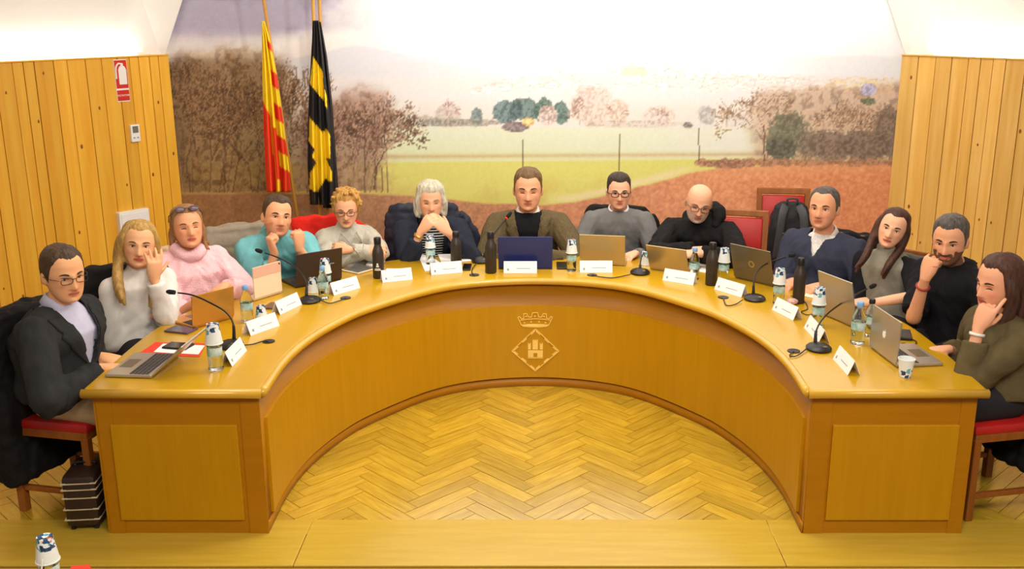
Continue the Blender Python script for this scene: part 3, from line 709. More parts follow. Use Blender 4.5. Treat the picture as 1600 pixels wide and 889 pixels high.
def flask(px, label, vtop, crest=False, slim=1.0):
    p = pz(*px); h = min(np.linspace(.18, .34, 80), key=lambda q: abs(proj(p + [0, 0, q])[1] - vtop))
    o = thing('steel_flask', label, 'flask', (p[0], p[1], HD + EPS), 0, 'dark steel flasks'); k = h / .26; r = .0345 * slim
    lathe_obj([(r * .92, 0), (r, .004), (r, .155 * k), (r * .95, .172 * k), (r * .72, .195 * k), (r * .6, .208 * k), (r * .56, .218 * k)], 'flask_body', m_flask, o, 24)
    lathe_obj([(r * .6, .218 * k), (r * .62, .221 * k), (r * .62, .254 * k), (r * .52, .26 * k)], 'lid', m_black, o, 20)
    if crest:
        for z, w_, h_ in [(.095, .010, .012), (.082, .016, .010), (.066, .032, .004), (.058, .040, .005)]:
            a = w_ / r; n = 7; b = MB(); ring = lambda rr: [(rr * math.sin(t), -rr * math.cos(t), zz) for zz in (z * k - h_ / 2, z * k + h_ / 2) for t in (np.linspace(-a / 2, a / 2, n) if zz < z * k else np.linspace(a / 2, -a / 2, n))]
            V = ring(r + .0006); b.add(V, [tuple(range(len(V)))]); b.build('printed_crest', m_white, o)
    return o
flask((592, 434), 'dark flask printed with a small white crest', 371, True)
flask((713, 414), 'dark flask right of the clasped hands', 362)
flask((767, 426), 'dark flask standing left of the navy blue laptop', 362)
flask((1111, 445), 'dark flask left of the large grey laptop', 379)
flask((1247, 473), 'dark straight flask between the grey and silver laptops', 403, slim=.95)

# ---------------------------------------------------------------- gooseneck microphones
def mic(pb, path, label, rz=0.0, cable=None, lit=False):
    """pb: base pixel on the desk; path: (u, v, t) along the neck, t from base depth (0) to head depth (1) given by yh"""
    p = pz(*pb); o = thing('gooseneck_microphone', label, 'microphone', (p[0], p[1], HD + EPS), 0, 'gooseneck microphones')
    b = MB(); b.lathe([(.052, 0), (.060, .004), (.060, .010), (.050, .020), (.030, .027), (.012, .030)], 22)
    q = b.build('base', m_black, o, 'auto'); q.scale = (1.0, 1.12, 1); q.rotation_euler = (0, 0, rz)
    b = MB(); b.box((0.02, -0.03, 0.022), (0.02, 0.012, 0.01), bev=.003); b.build('button', m_grey, q)
    pts, yh = path; W = []
    for u, v, t in pts: W.append(py(u, v, p[1] + 0.03 + (yh - p[1] - .03) * t) - [p[0], p[1], HD + EPS])
    W[0] = np.array([W[0][0], W[0][1], 0.024])
    S = spline(W, 40)
    b = MB(); b.tube(S[:8], np.linspace(.0095, .0065, 8), 10); b.build('neck_sleeve', m_black, o, True)
    b = MB(); b.tube(S[6:37], .0042, 8); b.build('gooseneck', m_black, o, True)
    d = unit(S[-1] - S[-4]); e = S[-1]
    b = MB(); b.tube([e - d * .035, e - d * .033, e - d * .01, e, e + d * .012, e + d * .016], [.005, .0115, .0125, .012, .008, .001], 12); b.build('foam_head', m_foam, o, True)
    if lit:
        b = MB(); b.tube([e - d * .042, e - d * .034], .0095, 12); b.build('red_light_ring', mat('red_mic_light', (220, 40, 26), .4, emit=.8), o, True)
    if cable:
        C = [pz(*c, HD + .006) - [p[0], p[1], HD] for c in cable]; C[0][2] = .01
        b = MB(); b.tube(spline(C, 24), .0032, 6); b.build('cable', m_black, o, True)
        g = pz(*cable[-1]); gb = MB(); gb.lathe([(.026, 0), (.030, .001), (.030, .004), (.022, .006), (.012, .004)], 20)
        go = thing('cable_grommet', 'round cable outlet of the %s' % label, 'cable outlet', (g[0], g[1], HD + EPS / 2), 0, 'cable outlets'); gb.build('ring', m_black, go, 'auto')
    return o
mic((361, 541), ([(366, 532, 0), (364, 505, .05), (353, 488, .2), (332, 475, .4), (300, 461, .75), (264, 456, 1)], 0.75), 'microphone bent left at the left end of the desk', cable=[(378, 541), (395, 538), (412, 533), (420, 534)])
mic((484, 471), ([(479, 464, 0), (478, 440, .1), (466, 422, .3), (440, 405, .6), (402, 391, 1)], 1.62), 'microphone left of the dark brown laptop', cable=[(500, 470), (515, 474), (530, 470), (540, 466)])
mic((752, 409), ([(756, 405, 0), (760, 390, .1), (768, 372, .3), (780, 355, .6), (797, 334, 1)], 2.33), 'microphone with a red light ring before the tweed jacket', cable=[(745, 412), (738, 420), (738, 427), (741, 430)], lit=True)
mic((1000, 427), ([(1000, 422, 0), (1001, 408, .1), (1004, 398, .4), (1010, 392, 1)], 2.2), 'short microphone between the two champagne laptops', cable=[(985, 430), (960, 434), (940, 433), (925, 430)])
mic((1179, 468), ([(1177, 462, 0), (1178, 440, .05), (1183, 424, .25), (1200, 411, .6), (1240, 398, 1)], 1.72), 'microphone in front of the large grey laptop', cable=[(1160, 470), (1148, 476), (1135, 477), (1130, 465)])
mic((1279, 546), ([(1274, 534, 0), (1276, 515, .04), (1288, 495, .2), (1310, 477, .5), (1336, 461, .8), (1366, 446, 1)], 1.15), 'long-necked microphone at the right end of the desk', cable=[(1262, 545), (1245, 556), (1234, 556), (1240, 549)])

# ---------------------------------------------------------------- papers, phones and small things
def sheet(quad, name, m, label, cat, th_=.0012, dz=0.0, group=None):
    P = [pz(*q, HD) for q in quad]; c = sum(P) / 4
    b = MB(); n = 4; V = [(p[0] - c[0], p[1] - c[1], z) for z in (0, th_) for p in P]
    b.add(V, [(3, 2, 1, 0), (4, 5, 6, 7)] + [(i, (i + 1) % 4, 4 + (i + 1) % 4, 4 + i) for i in range(4)])
    o = b.build(name, m); o.location = (c[0], c[1], HD + EPS + dz); tag(o, label, cat, group); return o
def slab(quad, name, m, label, cat, th_=.009, dz=0.0, face=None, group=None):
    P = [pz(*q, HD) for q in quad]; c = sum(P) / 4; ax = unit(P[1] - P[0]); w_ = np.linalg.norm(P[1] - P[0]); d_ = np.linalg.norm(P[2] - P[1])
    o = thing(name, label, cat, (c[0], c[1], HD + EPS + dz), math.atan2(ax[1], ax[0]), group)
    b = MB(); b.box((0, 0, th_ / 2), (w_, d_, th_), bev=min(.003, th_ / 3)); b.build('body', m, o)
    b = MB(); b.box((0, 0, th_), (w_ * .92, d_ * .93, .0008)); b.build('screen', face or m_scr, o); return o
sheet([(215, 554), (312, 558), (322, 537), (243, 535)], 'red_folder', m_redp, 'red card folder left of the first microphone', 'folder')
sheet([(240, 551), (310, 555), (320, 541), (255, 538)], 'paper_sheet', m_paper, 'white sheet lying on the red folder', 'paper', dz=.002)
slab([(255, 546), (292, 549), (302, 540), (266, 538)], 'smartphone', m_black, 'black phone lying on the red folder', 'phone', dz=.004)
slab([(261, 519), (298, 523), (304, 514), (270, 511)], 'smartphone', mat('purple_phone_shell', (96, 76, 92), .4, var=.05), 'purple phone beside the wood-reflecting laptop', 'phone', face=mat('purple_glass', (74, 58, 76), .15, var=.05))
slab([(414, 483), (431, 484), (436, 475), (420, 474)], 'wallet', mat('brown_leather', (112, 82, 58), .6, var=.1), 'small brown wallet behind the second name card', 'wallet', face=mat('brown_leather', (112, 82, 58)))
slab([(539, 424), (566, 430), (582, 420), (556, 414)], 'tablet', m_cream, 'small tablet in a cream case by the crest flask', 'tablet', face=mat('grey_glass', (96, 94, 92), .2, var=.05))
sheet([(572, 416), (588, 420), (602, 409), (584, 404)], 'notepad', m_paper, 'white notepad under the crossed arms', 'notepad', th_=.012)
sheet([(600, 432), (640, 428), (641, 420), (604, 420)], 'paper_sheet', m_paper, 'loose white sheet behind the fifth name card', 'paper')
sheet([(664, 424), (700, 420), (672, 400), (652, 397)], 'paper_sheet', m_paper, 'left printed sheet before the person with clasped hands', 'paper', th_=.003)
sheet([(690, 412), (736, 408), (732, 397), (684, 398)], 'paper_sheet', m_paper, 'right printed sheet before the person with clasped hands', 'paper', th_=.003)
slab([(722, 423), (735, 423), (738, 414), (724, 414)], 'smartphone', m_black, 'black phone right of the dark flask by the clasped hands', 'phone')
slab([(868, 421), (886, 421), (888, 411), (872, 411)], 'smartphone', m_black, 'black phone right of the navy blue laptop', 'phone')
slab([(867, 406), (880, 406), (880, 400), (867, 400)], 'wallet', m_black, 'black wallet behind the navy blue laptop', 'wallet')
sheet([(1088, 424), (1108, 427), (1112, 416), (1094, 413)], 'paper_sheet', m_paper, 'white sheet by the bald person and flask', 'paper')
sheet([(1257, 463), (1275, 467), (1282, 455), (1262, 452)], 'paper_sheet', mat('cream_paper', (244, 234, 200), .7, var=.02), 'cream paper left of the silver laptop', 'paper')
slab([(1385, 530), (1422, 533), (1424, 520), (1390, 517)], 'tablet', m_black, 'dark closed tablet case beside the elbow of the man in black', 'tablet', th_=.016, face=m_key)
b = MB(); b.tube(spline([pz(1388, 534, HD + .004), pz(1400, 540, HD + .004), pz(1412, 536, HD + .004), pz(1424, 541, HD + .004), pz(1432, 534, HD + .004), pz(1420, 528, HD + .004)], 30), .003, 6)
tag(b.build('black_cable', m_black, None, True), 'black cable curled beside the dark tablet case', 'cable')
b = MB(); b.tube(spline([pz(1236, 462, HD + .004), pz(1256, 470, HD + .004), pz(1262, 482, HD + .004), pz(1252, 487, HD + .004), pz(1262, 492, HD + .004), pz(1275, 488, HD + .004)], 30), .0025, 6)
tag(b.build('thin_cable', m_black, None, True), 'thin cable looped left of the silver laptop', 'cable')
sn = thing('snack_wrapper', 'crumpled clear snack wrapper beside the straight flask', 'wrapper', (*pz(1237, 476)[:2], HD + EPS))
b = MB(); b.ell((0, 0, .018), (.036, .024, .018), 10, 6); q = b.build('wrapper', mat('pink_foil', (214, 170, 160), .25, var=.3, vscale=60, bump=.6, bscale=80), sn, True)

# ---------------------------------------------------------------- chairs
def make_chair(label, top=.90, wd=.42):
    o = thing('council_chair', label, 'chair', (0, 0, 0), 0, 'red leather council chairs')
    hw = wd / 2 - .02
    b = MB(); b.box((0, 0, .445), (wd, .42, .05), bev=.018); b.build('seat', m_red, o, 'auto')
    b = MB(); b.box((0, 0, .405), (wd - .01, .40, .04), bev=.004); b.build('seat_rail', m_wood, o)
    for sx in (-1, 1):
        b = MB(); b.box((0, 0, .2), (.036, .036, .40), bev=.004); b.build('leg', m_wood, o, loc=(sx * hw, -.185, 0))
        b = MB(); b.loft([[(sx * hw + dx * .018, y + dy * .018, z) for dx, dy in ((-1, -1), (1, -1), (1, 1), (-1, 1))] for y, z in ((.185, 0), (.185, .42), (.20, .6), (.245, top))]); b.build('back_post', m_wood, o)
        b = MB(); b.box((sx * hw, 0, .12), (.022, .34, .026), bev=.003); b.build('stretcher', m_wood, o)
    b = MB(); b.box((0, .185, .17), (2 * hw, .022, .026), bev=.003); b.build('stretcher', m_wood, o)
    M_ = rotx(-R(8))
    b = MB(); b.box((0, 0, 0), (wd + .0, .034, .045), M_, bev=.006); b.build('top_rail', m_wood, o, loc=(0, .245, top))
    zc = (.56 + top - .03) / 2
    b = MB(); b.box((0, 0, 0), (wd - .075, .05, top - .03 - .56), M_, bev=.014); b.build('back_pad', m_red, o, 'auto', loc=(0, .185 + (zc - .42) * .11, zc))
    return o
chair0 = make_chair('x')
HC = make_chair('high-backed red leather chair with a black backpack on it', .97, .38)
used0 = [False]
def chair(x, y, yaw, label, proto=None, tilt=0):
    if proto is not None: c = proto
    else:
        c = chair0 if not used0[0] else copy_tree(chair0); used0[0] = True
    c.location = (x, y, 0); c.rotation_euler = (0, 0, yaw); c['label'] = label; return c

# ---------------------------------------------------------------- remesh helper (union of shapes into one smooth skin)
def remeshed(mb, vox, smooth=4, fac=.5):
    me = fixn(mb.mesh('tmp')); o = bpy.data.objects.new('tmp', me); COL.objects.link(o)
    md = o.modifiers.new('r', 'REMESH'); md.mode = 'VOXEL'; md.voxel_size = vox; md.use_smooth_shade = True
    if smooth:
        sm = o.modifiers.new('s', 'SMOOTH'); sm.iterations = smooth; sm.factor = fac
    dg = bpy.context.evaluated_depsgraph_get(); dg.update()
    out = bpy.data.meshes.new_from_object(o.evaluated_get(dg)); bpy.data.objects.remove(o); bpy.data.meshes.remove(me)
    return out
def verts_of(me):
    a = np.empty(len(me.vertices) * 3); me.vertices.foreach_get('co', a); return a.reshape(-1, 3)
def normals_of(me):
    a = np.empty(len(me.vertices) * 3); me.vertices.foreach_get('normal', a); return a.reshape(-1, 3)
def set_verts(me, V): me.vertices.foreach_set('co', np.ascontiguousarray(V).ravel()); me.update()
def nz3(V, s, seed=0):
    return np.array([noise.noise((p[0] * s + seed, p[1] * s + seed * 1.7, p[2] * s - seed)) for p in V])

# ---------------------------------------------------------------- coats over chair backs
def coat(x, y, yaw, m, label, top=1.0, bottom=.5, wd=.46, thick=.10, fold=.02, name='coat', quilt=0, lean=0.0):
    """a garment hung over a chair back; local -y is the sitter's side"""
    o = thing(name, label, 'coat', (x, y, 0), yaw)
    b = MB(); rs = np.random.RandomState(int(abs(x * 1000 + y * 77)) % 9999)
    rings = []
    for t in np.linspace(0, 1, 9):
        z = bottom + (top - bottom) * t
        w_ = wd / 2 * (1.0 - .10 * t if t < .85 else .9 - (t - .85) * 1.2); d = thick / 2 * (1.25 - .5 * t)
        yc = .185 + max(0, z - .42) * .11 + .01
        rings.append([(w_ * np.sign(math.cos(a)) * abs(math.cos(a)) ** .6 + lean * t, yc + d * np.sign(math.sin(a)) * abs(math.sin(a)) ** .6, z) for a in np.linspace(0, 2 * math.pi, 24, endpoint=False)])
    b.loft(rings); me = remeshed(b, .012, 3); V = verts_of(me); Nn = normals_of(me)
    g = nz3(V * [1.6, 1.6, .45], 9, x * 3) * fold + nz3(V, 26, y) * fold * .35
    if quilt: g = g + .012 * np.abs(np.sin(V[:, 2] * math.pi / quilt)) ** .5 
    set_verts(me, V + Nn * g[:, None]); q = link('coat_body', me, m, o, True)
    b = MB()                                               # a sleeve hanging at one side
    sl = spline([(wd * .40 + lean, .23, top - .07), (wd * .53, .24, top - .22), (wd * .52, .23, bottom + .05)], 12)
    b.tube(sl, np.linspace(.05, .036, 12), 10); me = remeshed(b, .012, 2); V = verts_of(me); Nn = normals_of(me); set_verts(me, V + Nn * (nz3(V, 22, x) * fold * .6)[:, None]); link('sleeve', me, m, o, True)
    return o

# ---------------------------------------------------------------- things on and by the walls
def on_wall(u, v, A, n, off=0.0):
    r = ray(u, v); t = np.dot(np.append(A, 0)[:2] + n * off - CAM[:2], n) / np.dot(r[:2], n); return CAM + r * t
def wall_frame(A, d, n):
    """columns: along the wall (image right), into the room, up"""
    ax = np.array([*d, 0.0]); ax = ax if ax[0] > 0 else -ax
    return math.atan2(ax[1], ax[0])
angL = wall_frame(WALL_L[0], dL, nL)
def text_mesh(s, size, name, m, parent, loc, rot=(R(90), 0, 0), depth=.0008):
    c = bpy.data.curves.new(name, 'FONT'); c.body = s; c.size = size; c.align_x = 'CENTER'; c.align_y = 'CENTER'; c.extrude = depth
    t = bpy.data.objects.new('t', c); COL.objects.link(t); dg = bpy.context.evaluated_depsgraph_get(); dg.update()
    me = bpy.data.meshes.new_from_object(t.evaluated_get(dg)); bpy.data.objects.remove(t)
    return link(name, me, m, parent, False, loc, rot, fix=False)
m_sign = mat('sign_red', (204, 40, 24), .45, var=.04)
pc = on_wall(190.5, 126, WALL_L[0], nL, .016); tl = on_wall(178, 93.5, WALL_L[0], nL, .016); tr = on_wall(198, 92, WALL_L[0], nL, .016); bl = on_wall(184, 160, WALL_L[0], nL, .016)
sw, sh = np.linalg.norm(tr - tl), abs(tl[2] - bl[2])
sg = thing('fire_extinguisher_sign', 'red and white fire extinguisher sign on the left pine wall', 'sign', tuple(pc), angL)
b = MB(); b.box((0, .002, 0), (sw, .004, sh), bev=.001); b.build('plate', m_white, sg)
b = MB(); b.box((0, -.001, sh * .15), (sw * .93, .002, sh * .66)); b.build('picture_panel', m_sign, sg)
b = MB(); b.box((0, -.001, -sh * .35), (sw * .93, .002, sh * .25)); b.build('word_panel', m_sign, sg)
k = sh / .2
b = MB(); b.lathe([(.019 * k, 0), (.021 * k, .004), (.021 * k, .07 * k), (.014 * k, .084 * k), (.007 * k, .088 * k), (.007 * k, .1 * k)], 16); q = b.build('extinguisher_picture', m_white, sg, 'auto', loc=(.006 * k, -.002, -.018 * k)); q.scale = (1, .06, 1)
b = MB(); b.tube(spline([(.004 * k, -.003, .078 * k), (-.012 * k, -.003, .08 * k), (-.026 * k, -.003, .06 * k), (-.028 * k, -.003, .01 * k)], 14), .004 * k, 6); q = b.build('hose_picture', m_white, sg)
text_mesh('EXTINTOR', sw * .185, 'word', m_white, sg, (0, -.0024, -sh * .35))
pc = on_wall(210, 208, WALL_L[0], nL, .014); tl = on_wall(203, 195, WALL_L[0], nL, .014); tr = on_wall(217, 194, WALL_L[0], nL, .014); bl = on_wall(205, 222, WALL_L[0], nL, .014)
sw, sh = np.linalg.norm(tr - tl), abs(tl[2] - bl[2])
th_ = thing('thermostat', 'white wall thermostat with a small grey display', 'thermostat', tuple(pc), angL)
b = MB(); b.box((0, -.004, 0), (sw, .028, sh), bev=.004); b.build('housing', m_white, th_)
b = MB(); b.box((.0, -.0185, sh * .22), (sw * .62, .002, sh * .38)); b.build('display', mat('lcd_grey', (112, 116, 104), .25, var=.03), th_)
for qx in (-.2, .2):
    b = MB(); b.box((sw * qx, -.019, -sh * .25), (sw * .2, .003, sh * .08), bev=.001); b.build('button', m_ink, th_)
pc = on_wall(207, 346, WALL_L[0], nL, .016); tl = on_wall(183, 342, WALL_L[0], nL, .016); tr = on_wall(229, 326, WALL_L[0], nL, .016)
pb_ = thing('wall_panel', 'white wall box on the pine wall behind the blonde head', 'wall box', tuple(pc), angL)
sw = np.linalg.norm(tr[:2] - tl[:2])
b = MB(); b.box((0, -.012, 0), (sw, .05, .17), bev=.005); b.build('housing', m_white, pb_)
b = MB(); b.box((0, -.039, 0), (sw * .86, .004, .14), bev=.002); b.build('cover', m_paper, pb_)

# ---------------------------------------------------------------- flags
def flag(name, label, poly_path, pole, m, paint, y, pm, stand=True):
    """poly_path: rows (v, u_left, u_right); pole: two pixels"""
    P0, P1 = py(*pole[0], y + .05), py(*pole[1], y + .05); d = unit(P1 - P0)
    t1 = (0.02 - P0[2]) / d[2]; foot = P0 + d * t1; top = P0 - d * .25
    o = thing(name, label, 'flag', tuple(foot), 0, 'ceremonial flags')
    b = MB(); b.tube([top - foot, (0, 0, 0)], .0125, 10); b.build('pole', pm, o, True)
    b = MB(); b.ell((top - foot), (.02, .02, .03), 10, 6); b.build('finial', m_gilt, o, True)
    if stand:
        b = MB(); b.lathe([(.10, -.018), (.105, -.012), (.10, 0), (.03, .02), (.02, .06)], 20); b.build('stand', m_black, o, 'auto')
    rows, ns = 90, 46; rv = [r[0] for r in poly_path]; V = []; cols = []
    for i in range(rows):
        v = rv[0] + (rv[-1] - rv[0]) * i / (rows - 1); ul = np.interp(v, rv, [r[1] for r in poly_path]); ur = np.interp(v, rv, [r[2] for r in poly_path])
        for j in range(ns):
            s = j / (ns - 1); fold = (.028 + .03 * i / rows) * math.sin(s * 3.2 * 2 * math.pi + i * .012) * (.35 + .65 * i / rows)
            u = ul + (ur - ul) * s; V.append(py(u, v, y + fold - .015) - foot); cols.append(lin(paint(s, i / (rows - 1), u, v)))
    Fc = [(i * ns + j, i * ns + j + 1, (i + 1) * ns + j + 1, (i + 1) * ns + j) for i in range(rows - 1) for j in range(ns - 1)]
    b = MB(); b.add(V, Fc); me = b.mesh('cloth'); ca = me.color_attributes.new('dye', 'FLOAT_COLOR', 'POINT')
    ca.data.foreach_set('color', np.hstack([np.array(cols), np.ones((len(cols), 1))]).ravel())
    q = link('cloth', me, m, o, True); md = q.modifiers.new('thick', 'SOLIDIFY'); md.thickness = .002
    return o
def inpoly(u, v, P):
    c = False; n = len(P)
    for i in range(n):
        x0, y0 = P[i]; x1, y1 = P[i - 1]
        if (y0 > v) != (y1 > v) and u < (x1 - x0) * (v - y0) / (y1 - y0) + x0: c = not c
    return c
YEL, REDF, BLK = (244, 190, 22), (226, 52, 22), (26, 24, 26)
def paint_cat(s, t, u, v):
    if s < .34: return REDF if t > .47 + .25 * s else YEL
    if s < .60: return REDF if (t > .62 and s > .46 and t < .93) or (t > .78 and s < .42) else YEL
    q = t * 1.0 - (s - .6) * .08
    edges = [.10, .15, .28, .375, .475, .57, .665, .76, .85]
    return REDF if sum(q > e for e in edges) % 2 else YEL
z5 = lambda L_: [(380 + x / 2.78, y / 2.78) for x, y in L_]
YP = [z5([(303, 245), (345, 310), (352, 440), (290, 365)]), z5([(288, 510), (345, 575), (362, 560), (378, 590), (378, 690), (360, 690), (385, 745), (385, 785), (355, 780), (320, 835), (288, 820), (290, 755), (318, 705), (298, 680), (312, 650), (285, 615)]), z5([(352, 385), (362, 410), (365, 470), (355, 460)])]
def paint_black(s, t, u, v): return YEL if any(inpoly(u, v, p) for p in YP) else BLK
m_flag = mat('flag_cloth', (255, 255, 255), .7, attr='dye', var=.1, vscale=30)
m_pole = mat('varnished_pole', (190, 138, 60), .35, var=.12, vscale=10, stretch=(4, 4, .5))
flag('flag_on_pole', 'yellow and red striped flag hanging from a slanted pole', [(33, 409, 413), (60, 409, 421), (120, 410, 433), (200, 412, 444), (270, 415, 453), (300, 417, 454)], ((412, 0), (462, 320)), m_flag, paint_cat, 3.22, m_pole)
flag('flag_on_pole', 'black and yellow flag with a yellow cross', [(32, 489, 498), (60, 488, 502), (130, 484, 510), (200, 481, 519), (260, 481, 524), (320, 485, 524)], ((489, 0), (500, 340)), m_flag, paint_black, 3.18, m_pole, False)
flag('flag_on_pole', 'plain black flag hanging behind the black and yellow one', [(34, 496, 501), (90, 498, 511), (160, 500, 519), (300, 504, 529), (325, 505, 529)], ((499, 0), (512, 330)), m_flag, lambda s, t, u, v: (30, 26, 28), 3.31, m_pole, False)

fs = thing('flag_stand', 'dark double stand holding the two black flag poles', 'flag stand', (py(503, 400, 3.3)[0] + .03, 3.30, 0))
b = MB(); b.box((0, 0, .02), (.26, .28, .04), bev=.01); b.build('base', m_black, fs)
for sx, sy in ((-.06, -.06), (.06, .07)):
    b = MB(); b.lathe([(.024, .04), (.02, .12), (.016, .12), (.016, .05)], 14); b.build('socket', m_gilt, fs, 'auto', loc=(sx, sy, 0))

# ---------------------------------------------------------------- suitcase beside the desk, foreground table with bottle
sc_ = thing('suitcase', 'small dark suitcase with pale bands under the suited man', 'suitcase', (-2.035, .13, .0), R(6))
m_case = mat('dark_case', (48, 32, 24), .4, var=.15, vscale=12)
b = MB(); b.box((0, 0, .145), (.15, .24, .25), bev=.025); b.build('shell', m_case, sc_, 'auto')
for z in (.06, .11, .165, .205, .235):
    b = MB(); ring = [(sx * .0735, sy * .1185) for sx, sy in ((-1, -1), (1, -1), (1, 1), (-1, 1))]
    b.tube([(*ring[i], z) for i in (0, 1, 2, 3, 0)], .0042, 6); b.build('band', mat('pale_band', (196, 178, 140), .4, var=.1), sc_)
for sx in (-1, 1):
    for sy in (-1, 1):
        b = MB(); b.tube([(sx * .05 - .008, sy * .09, .012), (sx * .05 + .008, sy * .09, .012)], .012, 10); b.build('wheel', m_black, sc_)
b = MB(); b.tube(spline([(-.04, 0, .268), (-.04, 0, .285), (.04, 0, .285), (.04, 0, .268)], 12), .006, 8); b.build('handle', m_black, sc_, True)

ft = thing('press_table', 'wooden table in the foreground below the dais', 'table', (-1.62, -1.52, -.165))
FT = .575
b = MB(); b.box((0, 0, FT + .165 - .012), (.9, .5, .024), bev=.006); b.build('tabletop', m_top, ft)
for sx in (-1, 1):
    for sy in (-1, 1):
        b = MB(); b.box((sx * .41, sy * .21, (FT + .165 - .024) / 2), (.04, .04, FT + .165 - .024), bev=.004); b.build('leg', m_frame, ft)
fb = pz(82, 926, FT)
bo = bottle(None, 'foreground bottle standing on the table below the dais', False, .92, base=fb)
cu = cup(fb + [0, 0, .109], 'foreground upturned cup over the bottle below the dais', True, .92)
sr = thing('drinking_straw', 'white stirrer leaning on the foreground bottle', 'straw', (fb[0], fb[1] - .04, FT + EPS))
b = MB(); b.tube([(-.012, -.02, .002), (.006, .0, .135)], .0025, 6); b.build('stick', m_white, sr)
P = [pz(105, 905, FT), pz(150, 905, FT), pz(140, 884, FT), pz(112, 886, FT)]
c = sum(P) / 4; b = MB(); b.add([(*(p - c)[:2], z) for z in (0, .004) for p in P], [(3, 2, 1, 0), (4, 5, 6, 7)] + [(i, (i + 1) % 4, 4 + (i + 1) % 4, 4 + i) for i in range(4)])
tag(b.build('red_folder', m_redp, loc=(c[0], c[1], FT + EPS)), 'red folder on the foreground table', 'folder')
# ================================================================== PEOPLE
from mathutils.bvhtree import BVHTree
HZ = np.array([.122, .119, .112, .100, .082, .056, .030, .010, -.010, -.035, -.055, -.075, -.095, -.108, -.117, -.122])
HW = np.array([.002, .022, .040, .056, .068, .0745, .0765, .0765, .0745, .0715, .0675, .061, .051, .038, .020, .002])
HF = np.array([.002, .026, .046, .063, .078, .088, .091, .092, .088, .087, .0875, .087, .086, .082, .070, .050])
HB = np.array([.030, .048, .064, .082, .095, .102, .102, .098, .090, .076, .060, .040, .022, .004, -.015, -.045])
def head_pt(z, ph, jaw=1.0, feat=True):
    """point of the head: front is -y, up +z; ph = 0 at the face"""
    w_ = np.interp(-z, -HZ, HW); f = np.interp(-z, -HZ, HF); b = np.interp(-z, -HZ, HB)
    if z < -.03: w_ *= 1 + (jaw - 1) * min(1, (-.03 - z) / .05)
    yc = (b - f) / 2; h = (b + f) / 2; e = .92
    s, c = math.sin(ph), math.cos(ph)
    x = w_ * math.copysign(abs(s) ** e, s); y = yc - h * math.copysign(abs(c) ** e, c)
    if feat and c > 0:
        g = lambda cx_, cz, sx, sz: math.exp(-((x - cx_) / sx) ** 2 - ((z - cz) / sz) ** 2)
        t = min(1, max(0, (.012 - z) / .05))
        if -.055 < z < .016: y -= (.007 + .023 * t) * math.exp(-(x / (.009 + .006 * t)) ** 2) * (1 if z > -.046 else max(0, 1 - (-.046 - z) / .009))
        y += .011 * (g(.031, .0, .015, .010) + g(-.031, .0, .015, .010))
        y -= .005 * (g(.030, .020, .022, .008) + g(-.030, .020, .022, .008))
        y -= .005 * (g(.045, -.030, .016, .016) + g(-.045, -.030, .016, .016))
        y -= .006 * g(0, -.064, .020, .005) + .006 * g(0, -.075, .017, .005) - .003 * g(0, -.0695, .024, .002)
        y += .004 * g(0, -.087, .02, .006); y -= .006 * g(0, -.105, .018, .010)
    return np.array([x, y, z])
def head_mesh(mb, fn, jaw, n=56, m=60):
    zs = .122 * np.cos(np.linspace(.06, math.pi - .06, m))
    mb.loft([[fn(head_pt(z, 2 * math.pi * j / n, jaw)) for j in range(n)] for z in zs])
def Rot(yaw, pitch=0, roll=0): return rotz(R(yaw)) @ rotx(R(pitch)) @ roty(R(roll))
SKIN = mat('skin', (226, 178, 146), .5, attr='tone', var=.06, vscale=25, spec=.35, sss=.05)
m_eye = mat('eye_white', (226, 216, 206), .25, var=.02); m_iris = mat('dark_iris', (52, 36, 28), .2, var=.05)
m_frameg = mat('dark_spectacle_frame', (38, 30, 28), .35, var=.05)
m_lens = mat('spectacle_lens', (235, 238, 240), .05, trans=1.0, ior=1.02, var=.01)
m_pants = mat('black_trousers', (30, 28, 32), .8, var=.1, vscale=20); m_jeans = mat('dark_jeans', (46, 52, 70), .8, var=.15, vscale=30)
m_shoe = mat('dark_shoe', (36, 30, 28), .5, var=.1)
def fabric(name, rgb, var=.08, bump=.25, bs=260, rough=.85, vs=14): return mat(name, rgb, rough, var=var, vscale=vs, bump=bump, bscale=bs, spec=.2)

